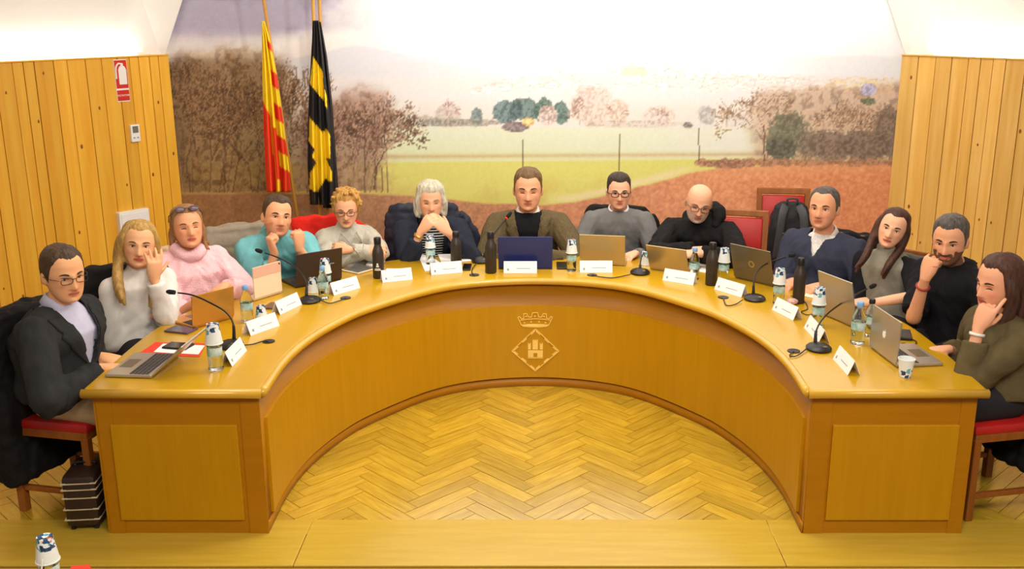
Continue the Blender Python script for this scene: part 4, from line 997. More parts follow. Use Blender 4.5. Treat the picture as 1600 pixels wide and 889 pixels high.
def hand(mb, W, d, n, right, k, curl=.35, thumb=.5, spread=1.0, point=0.0):
    d = unit(d); n = unit(np.asarray(n, float) - d * np.dot(n, d)); t = np.cross(d, n) * (1 if right else -1)
    rings = []
    for a, w_, h in [(-.012, .024, .019), (.0, .026, .020), (.03, .036, .020), (.06, .041, .018), (.086, .040, .014), (.094, .034, .009)]:
        c = W + d * a * k; rings.append([c + k * (t * w_ * math.cos(q) + n * h * math.sin(q)) for q in np.linspace(0, 2 * math.pi, 14, endpoint=False)])
    mb.loft(rings)
    for i, (off, ln) in enumerate([(.031, .074), (.0105, .083), (-.0105, .077), (-.030, .060)]):
        cu = curl * (1 + .12 * i); 
        if i == 0: cu = cu * (1 - point)
        dir0 = unit(d + t * off * 3.0 * spread); P = W + k * (d * .080 + t * off); pts = [P - dir0 * .02 * k, P]; a = 0; rd = [.0095 * k, .0095 * k]
        for sg, an, r_ in [(.47, 62, .009), (.30, 80, .0083), (.23, 45, .0068)]:
            a += R(an) * cu; dd = dir0 * math.cos(a) + n * math.sin(a); P = P + dd * ln * sg * k; pts.append(P); rd.append(r_ * k)
        pts.append(P + dd * .004 * k); rd.append(.003 * k)
        mb.tube(pts, rd, 9)
    P = W + k * (d * .022 + t * .022 + n * .004); dd = unit(d * .62 + t * (.85 - .5 * thumb) + n * (.25 + .5 * thumb)); pts = [P - dd * .01 * k, P]; rd = [.013 * k, .0125 * k]
    for ln, r_ in [(.036, .0108), (.030, .0095), (.022, .0075)]:
        P = P + dd * ln * k; pts.append(P); rd.append(r_ * k); dd = unit(dd + d * .25 + n * .12 * thumb - t * .25 * thumb)
    pts.append(P + dd * .004 * k); rd.append(.003 * k); mb.tube(pts, rd, 9)

def ik(S, W, hint, l1, l2):
    v = W - S; D = np.linalg.norm(v); u = unit(v)
    if D > (l1 + l2) * .995: W = S + u * (l1 + l2) * .995; D = (l1 + l2) * .995
    a = (l1 ** 2 - l2 ** 2 + D ** 2) / (2 * D); h = math.sqrt(max(0, l1 ** 2 - a ** 2)); pvec = hint - S; pvec = unit(pvec - u * np.dot(pvec, u))
    return S + u * a + pvec * h, W

PEOPLE = {}
def person(label, head, hk, yaw, pitch, roll, body, k, lean=.12, skin=(214, 158, 128), jaw=1.0, armR=None, armL=None, top=None, under=None, build=1.0,
           hairfn=None, beard=None, glasses=None, eyes='open', brow=(60, 42, 30), lips=(190, 118, 98), drop=.165, nback=.035, shw=.16, shdrop=.072, shroll=0.0, pants=m_pants, watch=None, chairlab=None, seat=None, bodyroll=0.0, hwd=1.07, collar=None, extra=None):
    hk = hk * .865; drop -= .030; nback += .012; hc = py(*head); Rh = Rot(yaw, pitch, roll); Rb = rotz(R(body)); fwd = Rb @ np.array([0, -1., 0]); lft = Rb @ np.array([1., 0, 0]); up = np.array([0, 0, 1.])
    WX = np.array([hwd, 1, 1]); H = lambda p: hc + hk * (Rh @ (np.asarray(p, float) * WX))
    nb = hc - up * drop * hk - fwd * nback * hk + lft * bodyroll
    base = hc - fwd * lean; pel = np.array([base[0], base[1], .56]) + (lft * 0 if seat is None else 0)
    if seat is not None: pel = np.array([seat[0], seat[1], .56])
    root = thing('person', label, 'person', (pel[0], pel[1], 0)); o3 = np.array([pel[0], pel[1], 0])
    L = lambda me: set_verts(me, verts_of(me) - o3) or me
    # joints
    S = {}; srot = R(shroll)
    for sd, sg in (('R', -1), ('L', 1)): S[sd] = nb + lft * sg * shw * k * math.cos(srot) - up * shdrop * k + up * sg * shw * k * math.sin(srot)
    l1, l2 = .285 * k, .245 * k; J = {}
    for sd, arm in (('R', armR), ('L', armL)):
        sg = -1 if sd == 'R' else 1
        arm = dict(arm or {}); W = arm.get('w'); 
        W = py(*W) if W is not None else nb + fwd * .36 * k + lft * sg * .13 * k + up * (HD + .04 - nb[2])
        hint = py(*arm['e']) if 'e' in arm else S[sd] + lft * sg * .15 - up * .4 + fwd * .02
        E, W = ik(S[sd], W, hint, l1, l2); J[sd] = (S[sd], E, W, arm)
    # spine
    ctrl = (pel + nb) / 2 - fwd * .035
    spine = lambda t: (1 - t) ** 2 * pel + 2 * t * (1 - t) * ctrl + t * t * nb
    def torso(mb, g, t0=0.0, t1=1.0, hem=0.0):
        prof = [(-.10, .150, .105), (0, .172, .118), (.12, .170, .118), (.3, .150, .105), (.5, .158, .112), (.68, .168, .115), (.82, .158, .098), (.92, .105, .078), (1.0, .066, .060)]
        rings = []
        for t, w_, d_ in prof:
            if t < t0 or t > t1: continue
            c = spine(max(t, 0)) + up * min(t, 0) * .9; kk = k * build if t < .8 else k; wide = lft
            if t > .7: wide = lft * math.cos(srot) + up * math.sin(srot)
            rings.append([c + wide * (w_ * kk + g) * np.sign(math.cos(q)) * abs(math.cos(q)) ** .85 + fwd * (d_ * kk + g) * math.sin(q) for q in np.linspace(0, 2 * math.pi, 26, endpoint=False)])
        mb.loft(rings)
    def armtube(mb, sd, g, f0, f1, r=(.052, .047, .042, .041, .035, .028)):
        Sx, E, W, _ = J[sd]; pts = [Sx, Sx + (E - Sx) * .5, E - (E - Sx) * .10, E + (W - E) * .10, E + (W - E) * .5, W]
        t = np.array([0, .27, .48, .58, .78, 1.0]); P = spline(pts, 34); tt = np.interp(np.linspace(0, 5, 34), range(6), t); rr = np.interp(tt, t, np.array(r) * k) + g
        s = (tt >= f0) & (tt <= f1); mb.tube(P[s], rr[s], 14)
        return P, tt, rr
    # ---- the body itself: head, neck, trunk, arms, hands in one skin
    mb = MB(); head_mesh(mb, H, jaw)
    for sg in (-1, 1): mb.ell(H((sg * .078, .012, -.008)), np.array([.009, .019, .031]) * hk, 10, 8, Rh @ rotz(sg * R(-22)))
    nk = H((0, .018, -.075)); mb.tube([nb - up * .06, nb - up * .01, (nb + nk) / 2, nk, H((0, .012, -.04))], np.array([.066, .058, .054, .053, .045]) * hk * (.92 + .08 * jaw), 18)
    torso(mb, -.024, .12)
    for sd in 'RL':
        armtube(mb, sd, -.008, 0, 1.0); mb.ell(S[sd], [.05 * k] * 3); mb.tube([nb - up * .045, S[sd]], [.038 * k, .040 * k], 10)
        Sx, E, W, arm = J[sd]; d = np.array(arm.get('d', W - E), float); n = np.array(arm.get('n', (0, 0, -1)), float)
        hand(mb, W, d, n, sd == 'R', .98 * k, arm.get('curl', .35), arm.get('thumb', .5), arm.get('spread', 1.0), arm.get('point', 0))
    me = remeshed(mb, .0048, 3, .4)
    V = verts_of(me); loc = (V - hc) @ Rh / hk / WX; base_c = lin(np.minimum(255, np.array(skin) * [1.05, 1.11, 1.12])); colr = np.tile(base_c, (len(V), 1))
    x, y, z = loc.T; nearhead = np.linalg.norm(loc, axis=1) < .2
    def mixc(mask, c, a):
        q = (np.clip(mask, 0, 1) * a)[:, None]; colr[:] = colr * (1 - q) + lin(c) * q
    fr = nearhead & (y < -.03)
    mixc(fr * np.exp(-((np.abs(x) - .042) / .018) ** 2 - ((z + .03) / .02) ** 2), (206, 118, 98), .35)
    mixc(fr * np.exp(-(x / .014) ** 2 - ((z + .04) / .012) ** 2), (206, 122, 100), .25)
    lipm = fr * (np.abs(z + .0695) < .0105 * np.sqrt(np.clip(1 - (x / .025) ** 2, 0, 1))); mixc(lipm, lips, .95)
    if beard:
        bc, ba, bz = beard
        jm = nearhead & (z < bz - .5 * np.clip(np.abs(x) - .05, 0, 1)) & (y < .02) & ~lipm.astype(bool) & (z > -.135)
        mou = nearhead & (np.abs(z + .053) < .008) & (np.abs(x) < .034) & (y < -.06); mixc((jm & ((z < -.058) | (np.abs(x) > .040))) | mou, bc, ba)
    if hairfn == 'bald':
        mixc(nearhead & (z > -.05) & (z < .045) & (y > -.01), (120, 108, 98), .45)
    ca = me.color_attributes.new('tone', 'FLOAT_COLOR', 'POINT'); ca.data.foreach_set('color', np.hstack([colr, np.ones((len(V), 1))]).ravel())
    bv = BVHTree.FromPolygons([tuple(p) for p in V], [tuple(p.vertices) for p in me.polygons])
    L(me); link('body', me, SKIN, root, True, fix=False)
    def face(x_, z_, off):
        o_ = H((x_, -.25, z_)); d_ = Rh @ np.array([0, 1., 0]); h = bv.ray_cast(Vector(o_), Vector(d_)); p = np.array(h[0]) if h[0] is not None else H((x_, -.085, z_)); return p - d_ * off * hk
    # ---- eyes, brows, lips
    for sg in (-1, 1):
        c = face(sg * .031, .001, -.002) - o3
        if eyes == 'open':
            b = MB(); b.ell(c, np.array([.0140, .005, .0060]) * hk, 10, 6, Rh); e = b.build('eye', m_eye, root, True)
            b = MB(); b.ell(face(sg * .031, .0005, .0012) - o3, np.array([.0060, .003, .0055]) * hk, 8, 6, Rh); b.build('iris', m_iris, e, True)
        zl_ = .0062 if eyes == 'open' else -.003
        b = MB(); b.tube([face(sg * .031 + dx, zl_ - 18 * dx * dx, .0008) - o3 for dx in np.linspace(-.013, .013, 7)], np.array([.0008, .0018, .0024, .0026, .0026, .0021, .001]) * hk, 6); b.build('eyelid_line', mat('lash_brown', (70, 46, 36), .7, var=.05), root, True)
        b = MB(); b.tube([face(sg * (.016 + .034 * t), .019 + .008 * math.sin(t * 2.2) - .006 * t * t, .0006) - o3 for t in np.linspace(0, 1, 7)], np.array([.0022, .0042, .0045, .0042, .0036, .0028, .0012]) * hk, 6); b.build('eyebrow', mat('brow_%d_%d_%d' % brow, brow, .8, var=.1), root, True)
    b = MB(); b.tube([face(xx, -.0692 + .6 * xx * xx * 3, .0002) - o3 for xx in np.linspace(-.023, .023, 9)], np.array([.0005, .0011, .0013, .0014, .0014, .0014, .0013, .0011, .0005]) * hk, 6); b.build('mouth_line', mat('mouth_dark', (112, 56, 48), .7, var=.05), root, True)
    # ---- clothing
    def garment(name, m, g, sl, t1=1.0, neck=None, wr=.006, vox=.009, cut=None, seed=1, hem=True):
        mb = MB(); torso(mb, g)
        for sd in 'RL':
            f = sl[sd]
            if f > 0: mb.ell(S[sd], [.055 * k + g] * 3); mb.tube([nb - up * .040 * k, S[sd] + up * .004], [.050 * k + g, .050 * k + g], 12)
            else: mb.tube([nb - up * .040 * k, nb - up * .040 * k + (S[sd] - nb) * .72], [.048 * k + g, .040 * k + g], 12)
            if f > 0: armtube(mb, sd, g + .004, 0, f)
        if neck:
            d = unit(nk - nb); h, r0, r1 = neck; mb.tube([nb - d * .05, nb, nb + d * h * .5, nb + d * h], [r0 + .03, r0, (r0 + r1) / 2, r1], 20)
        gm = remeshed(mb, vox, 3, .5); V = verts_of(gm); Nn = normals_of(gm)
        amp = np.full(len(V), wr)
        for sd in 'RL':
            q = np.linalg.norm(V - J[sd][1], axis=1); amp += wr * 1.1 * np.exp(-(q / .09) ** 2)
            q = np.linalg.norm(V - (J[sd][0] - up * .1), axis=1); amp += wr * .6 * np.exp(-(q / .08) ** 2)
        rl = V - pel; sx_ = rl @ lft; sy_ = rl @ fwd; sz_ = rl[:, 2]; A_ = np.stack([np.abs(sx_) * 1.5 + sz_ * .9, sy_ * .9, (sz_ * 1.2 - np.abs(sx_) * .9) * .38], 1)
        dsp = amp * (nz3(A_, 13, seed * 3.1) * 1.1 + nz3(A_, 27, seed * 5.3) * .6)
        V = V + Nn * dsp[:, None]; set_verts(gm, V)
        if cut:
            t0c, w0, w1 = cut; bm = bmesh.new(); bm.from_mesh(gm); kill = []
            for fa in bm.faces:
                c = np.array(fa.calc_center_median()); q = c - pel; tt = np.dot(c - pel, up) / max(.05, (nb - pel)[2]); fx = abs(np.dot(c - spine(min(1, max(0, tt))), lft)); fy = np.dot(c - spine(min(1, max(0, tt))), fwd)
                if fy > .0 and tt > t0c and fx < w0 + (w1 - w0) * (tt - t0c) / (1 - t0c): kill.append(fa)
                elif tt > .965 and fx < .068 * k: kill.append(fa)
            bmesh.ops.delete(bm, geom=kill, context='FACES'); bmesh.ops.delete(bm, geom=[v_ for v_ in bm.verts if not v_.link_faces], context='VERTS')
            bd = [v_ for v_ in bm.verts if v_.is_boundary]
            for _ in range(6): bmesh.ops.smooth_vert(bm, verts=bd, factor=.5, use_axis_x=True, use_axis_y=True, use_axis_z=True)
            bm.to_mesh(gm); bm.free()
        Vw = verts_of(gm); gb = BVHTree.FromPolygons([tuple(p) for p in Vw], [tuple(p.vertices) for p in gm.polygons])
        L(gm); go = link(name, gm, m, root, True, fix=False)
        if cut: md = go.modifiers.new('thick', 'SOLIDIFY'); md.thickness = .005; md.offset = 0
        return go, gb
    def on_chest(gb, t, xx, off):
        c = spine(t) + lft * xx; o_ = c + fwd * .5; h = gb.ray_cast(Vector(o_), Vector(-fwd)); p = np.array(h[0]) if h[0] is not None else c + fwd * .12
        return p + fwd * off
    CT_ = dict(root=root, o3=o3, nb=nb, nk=nk, hc=hc, H=H, Rh=Rh, fwd=fwd, lft=lft, up=up, k=k, hk=hk, J=J, S=S, on_chest=on_chest, spine=spine, face=face, pel=pel, garment=garment)
    if under: CT_['under'] = garment(under.get('name', 'shirt'), under['m'], under.get('g', -.006), under.get('sl', dict(R=0, L=0)), neck=under.get('neck'), wr=.003, seed=head[0] * .01 + 3)
    if top: CT_['top'] = garment(top.get('name', 'sweater'), top['m'], top.get('g', .008), top.get('sl', dict(R=.97, L=.97)), neck=top.get('neck'), wr=top.get('wr', .006), cut=top.get('cut'), seed=head[0] * .01)
    # trousers and shoes
    mb = MB()
    for sg in (-1, 1):
        hip = pel + lft * sg * .085 * k - up * .02; kn = pel + fwd * .40 * k + lft * sg * .10 * k - up * .045; an = kn - up * (kn[2] - .10) - fwd * .05
        mb.tube([hip - fwd * .04, hip, (hip + kn) / 2, kn + fwd * .02], [.075 * k, .082 * k, .076 * k, .062 * k], 14); mb.tube([kn + up * .01, (kn + an) / 2, an], [.060 * k, .054 * k, .047 * k], 14)
    mb.ell(pel - up * .012, [.165 * k, .13 * k, .095 * k], 14, 10, Rb)
    pm = remeshed(mb, .013, 3); L(pm); link('trousers', pm, pants, root, True, fix=False)
    for sg in (-1, 1):
        kn = pel + fwd * .40 * k + lft * sg * .10 * k; an = np.array([kn[0], kn[1], .0]) - fwd * .05
        b = MB(); rr = []
        for a, w_, h in [(-.075, .026, .07), (-.05, .036, .095), (0, .038, .09), (.06, .044, .055), (.13, .046, .045), (.175, .030, .03), (.185, .01, .015)]:
            c = an + fwd * a; rr.append([c + lft * w_ * math.cos(q) + up * (h / 2 + .004 + h / 2 * math.sin(q)) - o3 for q in np.linspace(0, 2 * math.pi, 14, endpoint=False)])
        b.loft(rr); b.build('shoe', m_shoe, root, True)
    # glasses
    if glasses:
        gl, hh, rm = glasses.get('w', .024), glasses.get('h', .016), glasses.get('r', .0018)
        yf = -.103; b = MB(); first = True
        for sg in (-1, 1):
            P = [H((sg * .032 + gl * math.copysign(abs(math.cos(q)) ** .7, math.cos(q)), yf + .10 * abs(sg * .032 + gl * math.cos(q)) ** 2 * 20 * .3, -.002 + hh * math.copysign(abs(math.sin(q)) ** .7, math.sin(q)))) - o3 for q in np.linspace(0, 2 * math.pi, 22)]
            if first: fr_ = bpy.data.objects.new('spectacles', None); COL.objects.link(fr_); fr_.parent = root; first = False
            b = MB(); b.tube(P, rm * hk, 6); b.build('rim', glasses.get('m', m_frameg), fr_, True)
            lb = MB(); cc = sum(P[:-1]) / (len(P) - 1); lb.add([cc + (p - cc) * .97 for p in P[:-1]], [tuple(range(len(P) - 1))]); lb.build('lens', m_lens, fr_)
            b = MB(); b.tube([H((sg * (.032 + gl), yf + .012, .002)) - o3, H((sg * .079, -.05, .003)) - o3, H((sg * .083, .015, .002)) - o3], rm * hk, 6); b.build('temple_arm', glasses.get('m', m_frameg), fr_, True)
        b = MB(); b.tube([H((-.009, yf, .003)) - o3, H((0, yf - .003, .006)) - o3, H((.009, yf, .003)) - o3], rm * hk, 6); b.build('bridge', glasses.get('m', m_frameg), fr_, True)
    if hairfn and hairfn != 'bald': hairfn(CT_)
    if collar: collar(CT_)
    if extra: extra(CT_)
    if watch:
        sd, col = watch; Sx, E, W, _ = J[sd]; d = unit(W - E); b = MB(); P = W - d * .03
        b.tube([P - d * .006, P, P + d * .006], [.030 * k] * 3, 16); b.build('wristwatch', col, root, True, loc=-o3)
    return CT_

# ---------------------------------------------------------------- hair
def hair_mat(name, c1, c2): return mat(name, c1, .55, rgb2=c2, vscale=60, stretch=(1, 1, .25), bump=.5, bscale=120, spec=.4)
def hair_shell(m, front=.070, temple=.035, side=-.015, ear=.0, behind=-.045, nape=-.075, tt=.022, ts=.012, tb=.02, namp=.006, nf=40, sweep=0.0, seed=1, strands=(), vox=.006, name='hair', quiff=0.0, curls=0, rec=.008):
    """hairline heights round the head and thicknesses; strands: (points in head space, radii)"""
    ph_k = [0, 22, 40, 62, 80, 92, 115, 150, 180]; zl_ = [front, front + rec * .7, front + rec, temple, side, ear, behind, nape, nape]
    def fn(C):
        H, hk, o3 = C['H'], C['hk'], C['o3']; n, m_ = 72, 56; mb = MB(); rings = []
        for i in range(m_):
            z = .122 * math.cos(.05 + (math.pi * .80) * i / (m_ - 1)); ring = []
            for j in range(n):
                ph = 2 * math.pi * j / n; pd = math.degrees(ph); pa = pd if pd <= 180 else 360 - pd
                hl = np.interp(pa, ph_k, zl_); p = head_pt(z, ph, 1, False)
                a = (z - hl + .006 * noise.noise((ph * 5 + seed, 3.1, 0))) / .030; a = max(-1, min(1, a)); f = np.interp(pa, [0, 60, 100, 180], [tt * .55, ts * .8, ts, tb]); up_ = max(0, min(1, (z - .05) / .06)); th_ = f * (1 - up_) + tt * up_
                q = unit(p - np.array([0, .01, .015])); sg = noise.noise((p[0] * nf + seed, p[1] * nf, p[2] * nf * .6)) * namp
                th_ = (th_ + sg) * a ** .7 if a > 0 else a * .012
                if quiff and pa < 50 and z > front - .01: th_ += quiff * (1 - pa / 50) * min(1, (z - front + .01) / .02)
                p = p + q * th_ + np.array([sweep * max(0, a) * max(0, (z - .06)) * 10 * .01, 0, 0]); ring.append(H(p))
            rings.append(ring)
        mb.loft(rings)
        for pts, rad, *fl in strands:
            for q, (dy, sc_, cutn) in enumerate([(0, .85, 18), (-.020, .7, 17), (.022, .72, 18), (.006, .6, 19)]):
                P = spline([H(np.array(p) + np.array([.004 * (q - 1.5), dy * (.4 + .6 * i / len(pts)), 0])) for i, p in enumerate(pts)], 20)[:cutn + 1]; rr = np.interp(np.linspace(0, 1, len(P)), np.linspace(0, 1, len(rad)), rad) * hk * sc_
                mb.tube(P, rr, 12)
        rs = np.random.RandomState(seed * 7 + 1)
        for _ in range(curls):
            pa = rs.uniform(0, 2 * math.pi); z = rs.uniform(.03, .125); p = head_pt(min(z, .118), pa, 1, False); q = unit(p - np.array([0, .01, .0])); pd = math.degrees(pa); pd = pd if pd <= 180 else 360 - pd
            if z < np.interp(pd, ph_k, zl_) + .01: continue
            r = rs.uniform(.010, .018); mb.ell(H(p + q * rs.uniform(.006, .034) + np.array([0, 0, rs.uniform(0, .012)])), [r * hk] * 3, 8, 6)
        me = remeshed(mb, vox, 2, .4); V = verts_of(me); Nn = normals_of(me); rel = (V - C['hc']) @ C['Rh'] / hk
        an = np.arctan2(rel[:, 0], -rel[:, 1])
        g = np.array([noise.noise((a * 9 + seed, p[2] * 12, 0)) for a, p in zip(an, rel)]) * namp * .8
        set_verts(me, V + Nn * g[:, None] - o3); link(name, me, m, C['root'], True, fix=False)
    return fn
# ---------------------------------------------------------------- collars, lapels
def ring_collar(C, m, r=.062, h=.035, flare=.012, gap=.02, name='shirt_collar', drop_=.0, wide=1.0):
    """a folded shirt collar, open at the throat"""
    nb, nk, fwd, lft, up, o3, k = (C[q] for q in ('nb', 'nk', 'fwd', 'lft', 'up', 'o3', 'hk')); d = unit(nk - nb); f = unit(fwd - d * np.dot(fwd, d)); l = unit(lft - d * np.dot(lft, d)); b = MB(); n = 28; rings = []
    for i in range(n + 1):
        a = R(30) + (2 * math.pi - R(60)) * i / n; e = l * math.sin(a) + f * math.cos(a); fr = max(0, math.cos(a)); c = nb - d * (.008 + drop_)
        tip = .03 * fr ** 4
        prof = [(r - .002, -.01), (r - .004, h), (r, h + .004), (r + .006, h), (r + .016 + flare * fr, -.004 - tip), (r + .012 + flare * fr, -.006 - tip)]
        rings.append([c + (e * rr * k) + d * zz * k - f * .0 - up * fr * .018 * k - o3 for rr, zz in prof])
    b.loft(rings); return b.build(name, m, C['root'], True)
def lapels(C, m, t0=.42, w0=.012, w1=.075, wid=.055):
    """two folded lapels along the V of an open jacket"""
    gb = C['top'][1]; k = C['k']
    for sg in (-1, 1):
        b = MB(); rows = []
        for i, t in enumerate(np.linspace(t0, .93, 16)):
            q = (t - t0) / (.93 - t0); xi = (w0 + (w1 - w0) * q) * k; notch = wid * (math.sin(min(1, q * 1.35) * math.pi * .5)) if q < .72 else wid * (.62 if q < .78 else .75)
            row = []
            for s in np.linspace(-.004, notch, 5): row.append(C['on_chest'](gb, t, sg * (xi + s * k), .007) - C['o3'])
            rows.append(row)
        n = 5; V = [p for r_ in rows for p in r_]; b.add(V, [(i * n + j, i * n + j + 1, (i + 1) * n + j + 1, (i + 1) * n + j) for i in range(len(rows) - 1) for j in range(n - 1)])
        o = b.build('lapel', m, C['root'], True); md = o.modifiers.new('thick', 'SOLIDIFY'); md.thickness = .006; md.offset = 0
# ================================================================== THE THIRTEEN AT THE TABLE
m_charc = fabric('charcoal_suit', (44, 44, 44)); m_lav = fabric('lavender_shirt', (186, 184, 206), bump=.1)
m_whitebl = fabric('white_blouse', (226, 220, 212), bump=.1); m_pinkw = fabric('pink_wool', (244, 194, 198), .12, .5, 140)
m_turq = fabric('turquoise_sweat', (112, 178, 182)); m_lgrey = fabric('light_grey_knit', (186, 180, 164), bump=.4, bs=160)
m_navy = fabric('navy_cardigan', (36, 40, 52)); m_tweed = fabric('olive_tweed', (96, 82, 56), .25, .4, 220, vs=90); m_blackw = fabric('black_knit', (24, 24, 28))
m_greyw = fabric('grey_sweater', (112, 110, 108)); m_wshirt = fabric('white_shirt', (232, 228, 222), bump=.05); m_blackh = fabric('black_hoodie', (26, 24, 24))
m_navyf = fabric('navy_fleece', (54, 56, 72)); m_vest = fabric('grey_vest', (142, 136, 120)); m_blackt = fabric('black_tshirt', (26, 25, 28)); m_olive = fabric('olive_shirt', (92, 80, 52), bump=.15)
m_check = fabric('checked_shirt', (220, 214, 206), .18, .05, vs=60)
H_brown = hair_mat('dark_brown_hair', (58, 42, 28), (84, 62, 40)); H_blond = hair_mat('blonde_hair', (146, 112, 58), (196, 156, 84)); H_lbrown = hair_mat('light_brown_hair', (128, 88, 52), (170, 124, 78))
H_curl = hair_mat('golden_curls', (164, 116, 50), (208, 158, 82)); H_grey = hair_mat('silver_hair', (168, 158, 134), (214, 206, 186)); H_mid = hair_mat('brown_hair', (92, 68, 42), (124, 94, 60))
H_dark = hair_mat('near_black_hair', (46, 36, 30), (70, 56, 46)); H_salt = hair_mat('greying_dark_hair', (62, 56, 52), (100, 94, 88)); H_long = hair_mat('long_dark_brown_hair', (54, 32, 24), (86, 52, 38))
both = lambda f: dict(R=f, L=f)
DN = (0, 0, -1)

# 1 suited man at the left end
def x1(C):
    lapels(C, m_charc, .30, .02, .085, .06); ring_collar(C, m_lav)
PEOPLE[len(PEOPLE) + 1] = person('man in a charcoal suit and glasses at the left end', (99, 428, .36), 1.17, 50, 5, 0, 78, 1.24, lean=.06, skin=(216, 156, 116), drop=.17, shw=0.142,
       armR=dict(w=(158, 576, .25), e=(30, 610, -.05), d=(1, .05, -.05), curl=.35), armL=dict(w=(158, 558, .42), e=(120, 545, .75), d=(1, -.35, -.1), curl=.4),
       under=dict(m=m_lav, g=-.004), top=dict(name='jacket', m=m_charc, g=.014, cut=(.30, .02, .085), wr=.009), hairfn=hair_shell(H_brown, 0.087, 0.057, -.03, .0, -.05, -.085, .013, .006, .010, .003, seed=2), brow=(64, 44, 30),
       glasses=dict(w=.025, h=.014, r=.0015), extra=x1, eyes='open', build=1.12, pants=mat('beige_trousers', (186, 164, 124), .8, var=.08, vscale=20))
# 2 blonde person in white
PEOPLE[len(PEOPLE) + 1] = person('person with long blonde hair in a white blouse, fingers raised', (217, 382, 1.0), 1.10, 22, -4, 8, 48, 1.02, lean=.03, skin=(218, 160, 124), jaw=.92, build=.84, drop=.185, shw=0.138,
       armR=dict(w=(236, 492, .98), e=(160, 500, .9), d=(1, .2, -.1), n=(0, .3, -1), curl=.5), armL=dict(w=(241, 436, .86), e=(266, 510, .95), d=(.12, .0, 1), n=(-.6, .7, 0), curl=.22, thumb=.1, spread=2.0),
       top=dict(name='blouse', m=m_whitebl, g=.012, neck=(.05, .058, .054), wr=.006), pants=m_pants, brow=(110, 80, 48), lips=(190, 104, 94),
       hairfn=hair_shell(H_blond, 0.084, 0.070, -.02, -.10, -.11, -.12, .014, .014, .018, .004, seed=4, strands=[
           ([(-.05, -.03, .09), (-.082, -.02, .02), (-.088, .0, -.08), (-.09, -.07, -.17), (-.075, -.13, -.25), (-.06, -.15, -.31)], [.02, .028, .03, .03, .028, .016]), ([(-.04, .03, .09), (-.085, .03, .0), (-.09, .04, -.1), (-.085, .0, -.19)], [.02, .03, .032, .018]),
           ([(.05, -.02, .09), (.082, .0, .02), (.088, .02, -.08), (.085, -.07, -.18), (.075, -.13, -.27), (.07, -.15, -.33)], [.02, .026, .028, .028, .026, .016]), ([(0, .08, .06), (0, .10, -.04), (0, .09, -.14)], [.04, .05, .04])]), eyes='open')
# 3 pink sweater
def x3(C):
    nb, d, o3 = C['nb'], unit(C['nk'] - C['nb']), C['o3']; b = MB(); P = []
    for a in np.linspace(0, 2 * math.pi, 40, endpoint=False): P.append(nb + d * (.022 + .006 * math.sin(a * 3)) + (C['lft'] * math.sin(a) * .072 + C['fwd'] * (math.cos(a) * .068 + .012)) - C['up'] * (.035 * max(0, math.cos(a))) - o3)
    b.tube(P + [P[0]], .034, 14); me = remeshed(b, .008, 2); V = verts_of(me); set_verts(me, V + normals_of(me) * (nz3(V, 22, 3) * .008)[:, None]); link('cowl_collar', me, m_pinkw, C['root'], True, fix=False)
    H = C['H']; m_sun = mat('dark_sunglass_lens', (92, 72, 78), .15, var=.05)
    sg = bpy.data.objects.new('sunglasses', None); COL.objects.link(sg); sg.parent = C['root']
    for s in (-1, 1):
        b = MB(); b.ell(H((s * .037, -.075, .108)) - o3, np.array([.031, .008, .020]) * C['hk'], 14, 8, C['Rh'] @ rotx(R(-35))); b.build('lens', m_sun, sg, True)
        b = MB(); b.tube([H((s * .064, -.06, .105)) - o3, H((s * .088, -.0, .075)) - o3, H((s * .088, .04, .04)) - o3], .003, 6); b.build('temple_arm', m_sun, sg, True)
    b = MB(); b.tube([H((-.012, -.082, .112)) - o3, H((.012, -.082, .112)) - o3], .003, 6); b.build('bridge', m_sun, sg, True)
PEOPLE[len(PEOPLE) + 1] = person('person in a pink roll-collar sweater with sunglasses on the head', (293, 355, 1.45), 1.10, 28, -10, -2, 38, 1.08, lean=.06, skin=(214, 150, 116), jaw=.98, drop=.175, shw=0.150, build=1.1,
       armR=dict(w=(318, 464, 1.14), e=(262, 470, 1.3), d=(.7, -.6, -.15), curl=.4), armL=dict(w=(352, 446, 1.3), e=(384, 455, 1.5), d=(-.3, -1, -.2), curl=.4),
       top=dict(name='sweater', m=m_pinkw, g=.020, sl=dict(R=.72, L=.97), wr=.010), brow=(112, 78, 50), eyes='closed', lips=(186, 96, 88),
       hairfn=hair_shell(H_lbrown, 0.083, 0.062, -.02, -.05, -.08, -.10, .016, .010, .018, .004, seed=5, strands=[([(.06, .0, .05), (.085, .02, -.03), (.082, .03, -.10), (.09, -.01, -.15)], [.012, .014, .014, .008]), ([(-.06, .0, .05), (-.083, .03, -.03), (-.085, .04, -.10), (-.08, .03, -.14)], [.012, .016, .016, .008]), ([(0, .07, .05), (0, .10, -.05), (0, .08, -.15)], [.04, .045, .035])]), extra=x3)
# 4 turquoise
PEOPLE[len(PEOPLE) + 1] = person('young man in a turquoise sweatshirt resting his chin on both fists', (433, 339, 1.86), 1.14, 30, -8, 10, 30, 1.12, lean=.24, skin=(210, 152, 118), drop=.145, nback=.06, shw=0.159,
       armR=dict(w=(429, 396, 1.66), e=(432, 450, 1.60), d=(-.25, -.1, 1), n=(.75, .5, .1), curl=.95, thumb=.8), armL=dict(w=(468, 389, 1.70), e=(494, 430, 1.72), d=(.0, .1, 1), n=(-.8, .5, .1), curl=.95, thumb=.8),
       top=dict(name='sweatshirt', m=m_turq, g=.014, sl=both(.93), neck=(.03, .066, .064), wr=.008), beard=((112, 78, 58), .35, -.035), brow=(56, 40, 28), eyes='open',
       hairfn=hair_shell(H_brown, 0.087, 0.062, -.02, .01, -.03, -.065, .016, .005, .008, .003, seed=6, quiff=.006))
